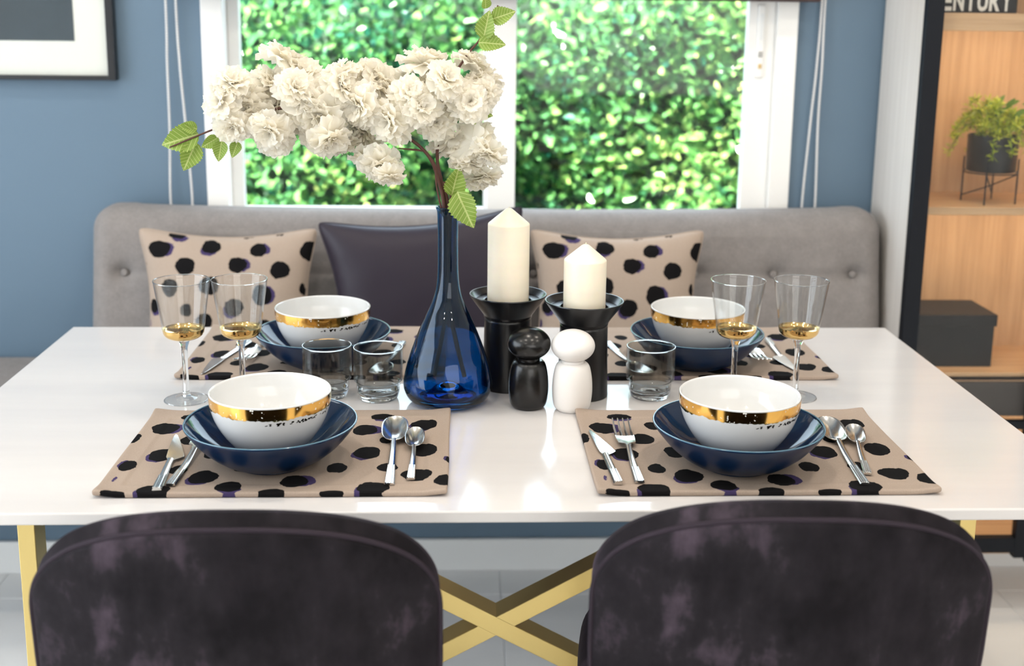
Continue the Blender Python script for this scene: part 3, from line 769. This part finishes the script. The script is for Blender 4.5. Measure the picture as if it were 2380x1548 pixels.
def make_bowl():
    t = thing('bowl', '', 'bowl', (0, 0, 0), 0, 'white bowls with a gold band')
    outer = sp2([(0, .0015), (.028, .0015), (.0295, 0), (.0315, .0), (.033, .004), (.046, .017), (.0618, .036), (.0735, .056), (.0797, .074), (.0814, .085), (.0818, .0945)], 6)
    inner = sp2([(.0790, .0945), (.0782, .085), (.0763, .074), (.070, .056), (.058, .0365), (.041, .0185), (.022, .0105), (0, .009)], 6)
    mesh_obj('bowl_body', *lathe(outer+[(.0819, .0957), (.0808, .0965), (.0797, .0957)]+inner, 96), MAT['porcelain'], t)
    prof = [(r, z) for r, z in outer if z > .05]+[(.0819, .0957)]
    def rad(z):
        for (r0, z0), (r1, z1) in zip(prof, prof[1:]):
            if z0 <= z <= z1: return r0+(r1-r0)*(z-z0)/(z1-z0)
        return prof[-1][0]
    V, F = [], []; n = 240; m = 5
    for k in range(n):
        a = 2*PI*k/n; zl = .0785+.0032*mnoise.noise((math.cos(a)*2.2, math.sin(a)*2.2, 1))+.0022*mnoise.noise((math.cos(a)*14, math.sin(a)*14, 2))+.0008*mnoise.noise((math.cos(a)*40, math.sin(a)*40, 2))
        for j in range(m+1):
            z = zl+(.0945-zl)*j/m; r = rad(z)+.0003; V.append((r*math.cos(a), r*math.sin(a), z))
    for k in range(n):
        for j in range(m):
            a0, b0 = k*(m+1)+j, ((k+1) % n)*(m+1)+j; F.append((a0, b0, b0+1, a0+1))
    g = mesh_obj('gold_band', V, F, MAT['goldband'], t); g['label'] = 'shiny gold band with ragged lower edge'
    V, F = [], []; rg = random.Random(11)
    for q in range(46):
        a = -PI/2+math.radians(rg.uniform(2, 75)); dens = (a+PI/2)/math.radians(75); z = .0728+.003*dens*rg.random()+rg.uniform(-.0016, .0014)
        L = rg.uniform(.0014, .0046); hh = rg.uniform(.0006, .0016); sk = rg.uniform(-.0008, .0016); k = len(V); c = 6
        for e in range(c):
            ang = 2*PI*e/c+rg.uniform(-.3, .3); dx = L*math.cos(ang)/2+sk*math.sin(ang); dz = hh*math.sin(ang); zz = z+dz; r = rad(zz)+.00035; aa = a+dx/.078; V.append((r*math.cos(aa), r*math.sin(aa), zz))
        F.append(tuple(range(k, k+c)))
    fk = mesh_obj('gold_flakes', V, F, simple('dark_gold_flake', (60, 46, 24), .25, .9), t, smooth=False); fk['kind'] = 'stuff'
    return t
PL = [(-.303, .160, 'near', 'before the blue vase'), (.334, .146, 'near', 'before the lone tumbler'), (-.285, .631, 'far', 'behind the paired tumblers'), (.368, .629, 'far', 'behind the lone tumbler')]
p0 = make_plate(); b0 = make_bowl()
where = ['on the near placemat beside the vase', 'on the near placemat beside the white mill', 'on the far placemat behind the paired tumblers', 'on the far placemat behind the lone tumbler']
for i, (x, y, _, _) in enumerate(PL):
    lp = 'deep navy glazed plate '+where[i]; lb = 'white bowl with gold band '+where[i]
    if i == 0:
        p0.location = (x, y, MZ); p0['label'] = lp; b0.location = (x, y, MZ+.0068); b0['label'] = lb
    else:
        copy_tree(p0, (x, y, MZ), 0, lp); copy_tree(b0, (x, y, MZ+.0068), 0, lb)

# ------------------------------------------------------------------ cutlery (handle end at the origin, pointing to +x)
def handle(L, w0=.0135, w1=.0075, th=.0032, knife=False):
    V, F = [], []; parts = []
    n = 10; prof = []
    for i in range(n+1):
        t = i/n; x = L*t; wv = w0+(w1-w0)*min(1, t*1.05); zc = .0015+.006*max(0, (t-.55)/.45)**1.6*(0 if knife else 1)
        h = th*(1.5 if knife else 1)*(1-.25*t)
        prof.append((x, wv/2, zc, h))
    for x, hw, zc, h in prof:
        for a, b in ((-1, .25), (-.8, .72), (-.4, .95), (0, 1), (.4, .95), (.8, .72), (1, .25), (.7, .0), (-.7, .0)): V.append((x, hw*a, zc+h*b))
    for i in range(n):
        for k in range(9): F.append((i*9+k, (i+1)*9+k, (i+1)*9+(k+1) % 9, i*9+(k+1) % 9))
    F.append(tuple(range(9))); F.append(tuple(n*9+k for k in range(8, -1, -1)))
    parts.append((V, F))
    for q in (-1.5, -.5, .5, 1.5):
        L2 = L*.42; y0 = q*w0*.235; y1 = q*(w0+(w1-w0)*.42)*.235; z = .0015+th*(1.5 if knife else 1)
        parts.append(tube([(.001, y0, z-.0004), (L2*.5, (y0+y1)/2, z-.0006), (L2, y1, z-.0009)], [.0012, .0011, .0008], 6))
    return join(parts)
STEEL = MAT['steel']
def make_knife(L=.208):
    t = thing('table_knife', '', 'knife', group='steel cutlery'); hL = L*.53
    mesh_obj('handle', *handle(hL, .0125, .0095, .0034, True), STEEL, t)
    top = [(hL-.004, .0035), (hL+.006, .0070), (hL+.03, .0085), (L*.86, .0095), (L*.97, .0098), (L, .0085)]
    bot = [(hL-.004, -.0035), (hL+.004, -.0125), (hL+.010, -.0165), (hL+.03, -.0125), (L*.86, -.0030), (L, .0055)]
    N_ = 6; V = []
    for (x, y) in top: V.append((x, y, .0042))
    for (x, y) in bot: V.append((x, y, .0028))
    for (x, y) in top: V.append((x, y, .0026))
    for (x, y) in bot: V.append((x, y, .0022))
    F = []
    for i in range(N_-1):
        F.append((i+6, i+7, i+1, i)); F.append((i+12, i+13, i+19, i+18)); F.append((i, i+1, i+13, i+12)); F.append((i+18, i+19, i+7, i+6))
    F.append((0, 12, 18, 6)); F.append((5, 11, 23, 17))
    bevel(mesh_obj('blade', V, F, STEEL, t, smooth=True, sharp=25), .0006, 2); return t
def make_fork(L=.226):
    t = thing('table_fork', '', 'fork', group='steel cutlery'); hL = L*.545
    mesh_obj('handle', *handle(hL), STEEL, t)
    parts = []; V, F = [], []
    st = [(0, .0036, .0075), (.012, .0045, .0062), (.020, .0125, .0050), (.036, .0135, .0036), (.050, .0138, .0040)]
    k2 = 8
    for x, hw, z in st:
        for k in range(k2+1):
            u = -1+2*k/k2; V.append((hL-.003+x, hw*u, z+.0016*u*u+.0012))
    nn = len(V)
    V += [(x, y, z-.0016) for x, y, z in V]
    for i in range(len(st)-1):
        for k in range(k2):
            q = i*(k2+1)+k; F.append((q, q+k2+1, q+k2+2, q+1)); F.append((nn+q, nn+q+1, nn+q+k2+2, nn+q+k2+1))
    for i in range(len(st)-1):
        a_, b_ = i*(k2+1), (i+1)*(k2+1); F.append((a_, nn+a_, nn+b_, b_)); F.append((a_+k2, b_+k2, nn+b_+k2, nn+a_+k2))
    for i in (0, len(st)-1):
        for k in range(k2): q = i*(k2+1)+k; F.append((q, q+1, nn+q+1, nn+q))
    mesh_obj('fork_root', V, F, STEEL, t)
    x0 = hL+.045
    for q in (-1.5, -.5, .5, 1.5):
        P = spline([(x0, q*.0078, .0048), (x0+.02, q*.0078, .0052), (x0+.040, q*.0077, .0082), (L, q*.0076, .0128)], 5); n = len(P)
        v = tube(P, [.0020-.0010*(i/(n-1))**2 for i in range(n)], 8); mesh_obj('tine', *v, STEEL, t)
    return t
def make_spoon(L=.238, bw=.0208, bl=.086, name='table_spoon'):
    t = thing(name, '', 'spoon', group='steel cutlery'); hL = L-bl
    mesh_obj('handle', *handle(hL+.004, .0135 if L > .2 else .0115, .0075 if L > .2 else .0062), STEEL, t)
    V, F = [], []; n, m = 18, 14
    def sec(tt):
        w_ = bw*(max(0, 1-abs(2*tt-1)**2.5))**(1/2.5)*(.86+.14*tt); return max(w_, .0032*max(0, 1-tt*3))
    for lay in (0, 1):
        for i in range(n+1):
            tt = .5-.5*math.cos(PI*i/n); x = hL+bl*tt; hw = sec(tt); dep = .0095*math.sin(PI*tt**.9)**.8*(bl/.072)
            zr = .0090+.0055*tt*tt
            for k in range(m+1):
                u = -1+2*k/m; V.append((x, hw*u, zr-dep*(1-u*u)-lay*.0012))
    q_ = (n+1)*(m+1)
    for lay in (0, 1):
        for i in range(n):
            for k in range(m):
                a = lay*q_+i*(m+1)+k; f = (a, a+m+1, a+m+2, a+1); F.append(f if lay == 0 else f[::-1])
    bd = [k for k in range(m+1)]+[i*(m+1)+m for i in range(1, n+1)]+[n*(m+1)+k for k in range(m-1, -1, -1)]+[i*(m+1) for i in range(n-1, 0, -1)]
    for a, b in zip(bd, bd[1:]+bd[:1]): F.append((a, b, b+q_, a+q_))
    o = mesh_obj('spoon_bowl', V, F, STEEL, t, sharp=None); return t
R_ = math.radians
kn, fk_, sp_, ts = make_knife(), make_fork(), make_spoon(), make_spoon(.172, .0150, .063, 'tea_spoon')
used = set()
def lay(src, x, y, ang, label, dz=0):
    if src.name not in used:
        used.add(src.name); src.location = (x, y, MZ+.001+dz); src.rotation_euler = (0, 0, R_(ang)); src['label'] = label; return src
    return copy_tree(src, (x, y, MZ+.001+dz), R_(ang), label)
lay(kn, -.433, .051, 94, 'steel table knife on the near placemat beside the vase')
lay(fk_, -.420, .069, 87.5, 'steel fork tucked under the navy plate on the near placemat beside the vase')
lay(sp_, -.138, .068, 91, 'large steel spoon on the near placemat beside the vase')
lay(ts, -.111, .086, 90, 'small steel spoon on the near placemat beside the vase')
lay(kn, .161, .066, 92.5, 'steel table knife on the near placemat beside the white mill')
lay(fk_, .190, .072, 89.5, 'steel fork with tines up on the near placemat beside the white mill')
lay(sp_, .487, .063, 86, 'large steel spoon on the near placemat beside the white mill')
lay(ts, .502, .098, 79, 'small steel spoon on the near placemat beside the white mill')
lay(kn, -.437, .760, -104, 'steel table knife pointing to the camera behind the paired wine glasses')
lay(fk_, -.395, .835, -98, 'steel fork half under the far navy plate behind the paired wine glasses')
lay(kn, .532, .778, -91.5, 'steel table knife between the two wine glasses near the lone tumbler')
lay(fk_, .481, .838, -88.5, 'steel fork half under the far navy plate near the lone tumbler')
lay(sp_, .226, .760, -80, 'steel spoon on the far placemat behind the lone tumbler')
lay(sp_, -.154, .760, -98, 'steel spoon on the far placemat between tumbler and vase')

# ------------------------------------------------------------------ glasses
def make_wine():
    t = thing('wine_glass', '', 'wine glass', group='stemmed wine glasses with gold bases')
    out = sp2([(.0052, .098), (.012, .1005), (.022, .1025), (.0295, .108), (.0325, .118), (.0365, .145), (.0405, .172), (.0437, .1945)], 6)
    inn = sp2([(.0427, .1945), (.0395, .172), (.0355, .145), (.0312, .119), (.027, .1105), (.015, .1065), (0, .1055)], 6)
    mesh_obj('glass_bowl', *lathe(out+[(.0435, .1952), (.0429, .1952)]+inn, 64), MAT['clear'], t)
    rim = [(.0432*math.cos(2*PI*k/64), .0432*math.sin(2*PI*k/64), .1950) for k in range(65)]
    mesh_obj('rim', *tube(rim, .0007, 6, False), MAT['stem_glass'], t)
    go = [(r*1.0+.0003, z-.0002) for r, z in out if z < .1185]
    gi = sp2([(.0306, .1160), (.027, .1118), (.015, .1082), (.010, .1088), (.006, .1075), (0, .1072)], 4)
    g = mesh_obj('gold_base', *lathe([(.005, .0978)]+go+[(.0315, .1165)]+gi, 64), MAT['gold'], t); g['label'] = 'gold coloured base of the cup'
    foot = sp2([(.004, .0002), (.033, .0002), (.0345, .0009), (.033, .0018), (.018, .0030), (.0085, .0058), (.006, .0075)], 5)
    mesh_obj('foot', *lathe(foot, 56), MAT['clear'], t)
    frim = [(.0341*math.cos(2*PI*k/64), .0341*math.sin(2*PI*k/64), .0010) for k in range(65)]
    mesh_obj('foot_rim', *tube(frim, .0007, 6, False), MAT['stem_glass'], t)
    stem = sp2([(0, .0060), (.0068, .0065), (.0052, .013), (.0046, .04), (.0044, .065), (.0052, .085), (.0085, .0965), (.006, .0985), (0, .0985)], 6)
    mesh_obj('stem', *lathe(stem, 40), MAT['stem_glass'], t); return t
wg = make_wine(); wg.location = (-.482, .447, TZ); wg['label'] = 'wine glass with gold base at the outer side of the pair beside the dotted cushion'
copy_tree(wg, (-.394, .455, TZ), .4, 'wine glass with gold base in front of the far knife and fork, nearer the bowls')
copy_tree(wg, (.397, .458, TZ), .9, 'wine glass with gold base overlapping the far bowl near the lone tumbler')
copy_tree(wg, (.499, .457, TZ), 1.4, 'wine glass with gold base standing outermost on the cabinet side')
def make_tumbler():
    t = thing('tumbler', '', 'tumbler', group='smoked glass tumblers')
    out = sp2([(.0346, .0285), (.0378, .0310), (.0392, .0345), (.0394, .060), (.0395, .0840)], 5)
    inn = sp2([(.0378, .0840), (.0377, .060), (.0374, .036), (.0352, .0318), (.0340, .029)], 5)
    mesh_obj('glass_wall', *lathe(out+[(.0392, .0849), (.0381, .0849)]+inn, 64), MAT['smoke'], t)
    base = sp2([(0, .0012), (.020, .0006), (.026, 0), (.0305, .0022), (.0332, .0095), (.0345, .019), (.0347, .0285)], 5)
    bi = sp2([(.0332, .0287), (.0330, .022), (.032, .0155), (.024, .0105), (.012, .0085), (0, .008)], 5)
    mesh_obj('glass_base', *lathe(base+bi, 64), MAT['smoke_solid'], t)
    rim = [(.0387*math.cos(2*PI*k/64), .0387*math.sin(2*PI*k/64), .0848) for k in range(65)]
    mesh_obj('rim', *tube(rim, .0009, 6, False), MAT['stem_glass'], t); return t
tb = make_tumbler(); tb.location = (-.178, .454, TZ); tb['label'] = 'smoked glass tumbler right beside the blue vase'
copy_tree(tb, (-.2605, .466, TZ), .5, 'smoked glass tumbler half hidden behind the near bowl')
copy_tree(tb, (.261, .460, TZ), 1.1, 'lone smoked glass tumbler between the candles and the wine glasses')

# ------------------------------------------------------------------ candles, mills, vase
def holder(label, x, y):
    t = thing('candle_holder', label, 'candle holder', (x, y, TZ), 0, 'black candle holders')
    body = [(0, 0), (.040, 0), (.0413, .0015), (.0412, .004)]+sp2([(.0410, .008), (.0398, .050), (.0388, .100), (.0385, .117)], 4)+[(.0375, .1185), (.038, .1195), (0, .1195)]
    mesh_obj('column', *lathe(body, 64), MAT['black_ceramic'], t)
    dish = [(0, .1192), (.0375, .1192), (.0392, .1205), (.0396, .124), (.0455, .1325), (.0545, .1445), (.0622, .1555), (.0634, .1575), (.0630, .1590), (.0612, .1588), (.0545, .1500), (.0530, .1492), (.0405, .1490), (.0385, .1480), (.0380, .1405), (0, .1400)]
    mesh_obj('dish', *lathe(dish, 80), MAT['black_ceramic'], t, sharp=25); return t
holder('black candle holder carrying the tall candle', .031, .515)
holder('black candle holder carrying the short candle behind the white mill', .152, .470)
def candle(label, x, y, h):
    t = thing('pillar_candle', label, 'candle', (x, y, TZ+.1402), 0, 'cream pillar candles')
    mesh_obj('wax_body', *lathe([(0, 0), (.0325, 0), (.0338, .0012), (.0340, .004), (.0340, h-.027), (.0336, h-.0252), (.032, h-.0235), (.0065, h-.002), (.004, h-.0005), (0, h)], 64), MAT['wax'], t)
    mesh_obj('wick', *tube([(0, 0, h-.001), (.0005, 0, h+.0025)], .0008, 6), MAT['wick'], t); return t
candle('tall cream pillar candle with pointed top', .031, .515, .160)
candle('short cream pillar candle with pointed top', .152, .470, .110)
def mill(label, x, y, mat):
    t = thing('pepper_mill', label, 'mill', (x, y, TZ), 0, 'rounded salt and pepper mills')
    mesh_obj('mill_body', *lathe(sp2([(0, 0), (.020, 0), (.0245, .0015), (.029, .009), (.0315, .030), (.0305, .052), (.0268, .070), (.0215, .0765), (.0165, .0772), (0, .0772)], 6), 64), mat, t)
    mesh_obj('mill_head', *lathe([(max(0, .0342*math.cos(a)), .1035+.0255*math.sin(a)) for a in [-PI/2+PI*i/28 for i in range(29)]], 64), mat, t)
    mesh_obj('mill_neck', *lathe([(0, .076), (.0175, .076), (.0175, .081), (0, .081)], 32), mat, t); return t
mill('round headed black mill beside the blue vase', .0605, .410, MAT['black_wood'])
mill('round headed white mill in front of the short candle', .1285, .397, MAT['white_wood'])

vs_ = thing('bottle_vase', 'deep blue glass bottle vase holding the white blossom branch', 'vase', (-.0665, .437, TZ))
vo = sp2([(0, .009), (.022, .004), (.040, .0), (.052, .0015), (.064, .010), (.0705, .027), (.0690, .045), (.0645, .065), (.0570, .088), (.0475, .113), (.0365, .139), (.0270, .160), (.0205, .180), (.0172, .205), (.0163, .240), (.0163, .275), (.0168, .305), (.0188, .3125)], 6)
vi = sp2([(.0160, .3140), (.0148, .305), (.0143, .275), (.0143, .240), (.0152, .205), (.0185, .180), (.0250, .160), (.0345, .139), (.0455, .113), (.0550, .088), (.0625, .065), (.0668, .045), (.0680, .027), (.0600, .0135), (.046, .0085), (.034, .013), (.022, .024), (.010, .031), (0, .033)], 6)
vg = mesh_obj('vase_glass', *lathe(vo+[(.0192, .3138), (.0185, .3150), (.0170, .3150)]+vi, 80), MAT['vase_glass'], vs_, sharp=None)

# ------------------------------------------------------------------ blossom branch
br = thing('blossom_branch', 'branch of creamy white cherry blossoms with green leaves in the blue vase', 'flower branch', (-.0665, .437, TZ))
O = Vector(br.location)
def twig(pts, r0, r1, name='branch'):
    P = spline([Vector(p)-O for p in pts], 8); n = len(P)
    R = [(r0+(r1-r0)*i/(n-1))*(1+.18*mnoise.noise((i*.9, r0*900, 0))) for i in range(n)]
    return mesh_obj(name, *tube(P, R, 8), MAT['bark'], br, sharp=None)
twig([(-.040, .440, .790), (-.066, .437, .915), (-.072, .436, 1.058), (-.08, .435, 1.102), (-.091, .43, 1.136), (-.11, .43, 1.159), (-.136, .43, 1.177), (-.178, .435, 1.203), (-.223, .43, 1.225), (-.287, .425, 1.219), (-.352, .43, 1.208), (-.41, .425, 1.186), (-.445, .42, 1.172), (-.483, .415, 1.156)], .0036, .0011)
twig([(-.088, .450, .790), (-.068, .442, .913), (-.066, .438, 1.058), (-.077, .44, 1.105), (-.083, .445, 1.137), (-.081, .44, 1.184), (-.077, .44, 1.204), (-.062, .44, 1.256), (-.038, .432, 1.296), (-.021, .43, 1.317), (-.006, .43, 1.34), (.008, .43, 1.37)], .0034, .0012)
twig([(-.068, .432, .914), (-.062, .434, 1.056), (-.062, .43, 1.093), (-.054, .43, 1.116), (-.042, .43, 1.134), (-.025, .43, 1.153)], .0026, .0013)
twig([(-.071, .430, 1.040), (-.079, .425, 1.074), (-.084, .425, 1.1), (-.086, .425, 1.123)], .0017, .0010, 'twig')
twig([(-.103, .43, 1.152), (-.123, .428, 1.154), (-.142, .425, 1.156)], .0019, .0010, 'twig')
twig([(-.126, .43, 1.168), (-.134, .428, 1.173), (-.14, .425, 1.182)], .0016, .0009, 'twig')
twig([(-.074, .43, 1.103), (-.061, .43, 1.106), (-.05, .43, 1.12)], .0016, .0010, 'twig')
def blossom_mesh(seed):
    rg = random.Random(seed); V, F = [], []
    layers = [(9, 1.0, -.12), (9, .96, .28), (8, .88, .62), (8, .74, .95), (6, .58, 1.2)]
    n, m = 7, 8
    for li, (cnt, L, el) in enumerate(layers):
        for q in range(cnt):
            az = 2*PI*(q+rg.uniform(-.25, .25))/cnt+li*.4; e = el+rg.uniform(-.18, .18); L2 = L*rg.uniform(.86, 1.08); W_ = .50*L2*rg.uniform(.85, 1.15)
            ph = rg.uniform(0, 6.3); fr = rg.uniform(2.2, 3.6); base = len(V)
            d = Vector((math.cos(az)*math.cos(e), math.sin(az)*math.cos(e), math.sin(e))); s = Vector((-math.sin(az), math.cos(az), 0)); u = s.cross(d)*-1
            if u.z < 0: u = -u
            for i in range(n+1):
                t = i/n; wd = W_*(t**.62)*(1-.30*max(0, t-.78)/.22)
                for k in range(m+1):
                    a = -1+2*k/m
                    notch = -.09*L2*math.exp(-(a/.18)**2)*(t**8)+.05*L2*math.sin(a*7+ph)*t**6
                    lift = L2*(.20*t*t*(rg_off := .6)-.28*t**3*(1-.0*a)+.16*a*a*t+.075*math.sin(fr*a*2+ph)*t*t+.045*math.sin(fr*4.1*a+2*ph)*t**3)
                    V.append(d*(L2*t*(1-.16*a*a*t)+notch)+s*(wd*a)+u*lift)
            for i in range(n):
                for k in range(m):
                    q0 = base+i*(m+1)+k; F.append((q0, q0+m+1, q0+m+2, q0+1))
    return V, F
bms = []
for sd in range(5):
    V, F = blossom_mesh(sd+1); o = mesh_obj('blossom', V, F, MAT['petal'], br, sharp=None); bms.append(o)
BL = [(-0.385, 0.406, 1.258, 0.0318), (-0.404, 0.394, 1.227, 0.0298), (-0.373, 0.421, 1.216, 0.0391), (-0.386, 0.399, 1.186, 0.0299), (-0.331, 0.391, 1.181, 0.035), (-0.326, 0.421, 1.161, 0.0285), (-0.313, 0.468, 1.288, 0.0401), (-0.329, 0.457, 1.252, 0.0381), (-0.286, 0.454, 1.269, 0.038), (-0.271, 0.405, 1.237, 0.0388), (-0.235, 0.433, 1.268, 0.0358), (-0.22, 0.41, 1.253, 0.0318), (-0.259, 0.401, 1.203, 0.0422), (-0.239, 0.395, 1.168, 0.0351), (-0.201, 0.404, 1.219, 0.0353), (-0.201, 0.468, 1.174, 0.0383), (-0.166, 0.46, 1.257, 0.0436), (-0.192, 0.458, 1.244, 0.0326), (-0.147, 0.457, 1.231, 0.0381), (-0.157, 0.402, 1.197, 0.037), (-0.168, 0.413, 1.128, 0.0354), (-0.189, 0.441, 1.136, 0.0306), (-0.226, 0.451, 1.156, 0.0307), (-0.104, 0.462, 1.29, 0.0418), (-0.094, 0.464, 1.254, 0.0364), (-0.067, 0.393, 1.265, 0.0315), (-0.028, 0.44, 1.288, 0.0305), (-0.02, 0.445, 1.259, 0.0342), (-0.054, 0.431, 1.231, 0.0358), (-0.032, 0.401, 1.23, 0.0334), (-0.085, 0.428, 1.195, 0.0303), (-0.102, 0.393, 1.224, 0.0315), (-0.131, 0.469, 1.206, 0.0328), (-0.058, 0.463, 1.159, 0.0364), (-0.023, 0.434, 1.165, 0.0376), (-0.007, 0.412, 1.147, 0.0301), (-0.021, 0.467, 1.101, 0.0328), (-0.034, 0.437, 1.129, 0.0305), (-0.325, 0.464, 1.216, 0.0419), (-0.356, 0.461, 1.238, 0.0363), (-0.346, 0.431, 1.193, 0.0358), (-0.36, 0.422, 1.206, 0.032), (-0.296, 0.439, 1.192, 0.0323), (-0.265, 0.424, 1.168, 0.0303), (-0.121, 0.4, 1.244, 0.0317), (-0.012, 0.412, 1.242, 0.0248), (-0.199, 0.458, 1.267, 0.0254), (-0.288, 0.389, 1.251, 0.0315), (-0.153, 0.389, 1.115, 0.0245), (-0.009, 0.441, 1.108, 0.0252)]
rg = random.Random(21)
for i, (x, y, z, r) in enumerate(BL):
    if i < 5: o = bms[i]
    else:
        o = bms[i % 5].copy(); COL.objects.link(o)
    # face outwards from the branch axis, towards the viewer and up or down
    cz = 1.215; out = Vector((rg.gauss(0, .35), -.55 if y < .43 else rg.uniform(-.5, .3), (z-cz)*11+rg.gauss(0, .25))).normalized()
    o.location = Vector((x, y, z))-O-out*r*.25; s = r*1.08; o.scale = (s, s, s)
    o.rotation_euler = (out.to_track_quat('Z', 'Y') @ Euler((0, 0, rg.uniform(0, 6.28))).to_quaternion()).to_euler()
def leaf_mesh(seed):
    V, F, UV = [], [], []; n, m = 22, 8; rg = random.Random(seed); cu = rg.uniform(.08, .2)
    for i in range(n+1):
        t = i/n; wd = .36*(math.sin(PI*t**.72)**.85 if 0 < t < 1 else 0)*(1+.07*((i % 2)*2-1)); wd = max(wd, .004)
        for k in range(m+1):
            a = -1+2*k/m; V.append((t, wd*a, .16*abs(a)*wd/.36-cu*t*t+.02*math.sin(9*t+3*a))); UV.append((a*wd/.36, t))
    for i in range(n):
        for k in range(m): q = i*(m+1)+k; F.append((q, q+m+1, q+m+2, q+1))
    return V, F, UV
LV = [((-0.441, 0.425, 1.175), (-0.491, 0.415, 1.161)), ((-0.446, 0.425, 1.163), (-0.462, 0.415, 1.124)), ((-0.443, 0.425, 1.183), (-0.465, 0.415, 1.189)), ((-0.412, 0.425, 1.171), (-0.433, 0.415, 1.157)), ((-0.407, 0.425, 1.165), (-0.411, 0.415, 1.138)), ((-0.383, 0.425, 1.164), (-0.39, 0.415, 1.144)), ((-0.013, 0.425, 1.321), (-0.007, 0.415, 1.358)), ((-0.002, 0.425, 1.349), (0.03, 0.415, 1.361)), ((-0.021, 0.425, 1.315), (0.015, 0.415, 1.315)), ((-0.011, 0.425, 1.365), (-0.01, 0.415, 1.383)), ((-0.033, 0.425, 1.228), (-0.026, 0.415, 1.197)), ((-0.02, 0.425, 1.213), (-0.002, 0.415, 1.207)), ((-0.052, 0.40, 1.094), (-0.031, 0.385, 1.045)), ((-0.061, 0.425, 1.084), (-0.05, 0.415, 1.125))]
lms = []
for i, (a, b) in enumerate(LV):
    a, b = Vector(a), Vector(b)
    if i < 3:
        V, F, UV = leaf_mesh(i); o = mesh_obj('leaf', V, F, MAT['leaf'], br, sharp=None); uvl = o.data.uv_layers.new(name='UVMap')
        for lp in o.data.loops: uvl.data[lp.index].uv = UV[lp.vertex_index]
        lms.append(o)
    else:
        o = lms[i % 3].copy(); COL.objects.link(o)
    d = (b-a); L = d.length*1.08; d.normalize(); up = Vector((rg.uniform(-.4, .4), -1, rg.uniform(-.1, .5))); yv = up.cross(d).normalized(); zv = d.cross(yv)
    mt = Matrix((d, yv, zv)).transposed().to_4x4(); o.location = a-O; o.rotation_euler = mt.to_euler(); o.scale = (L, L, L)
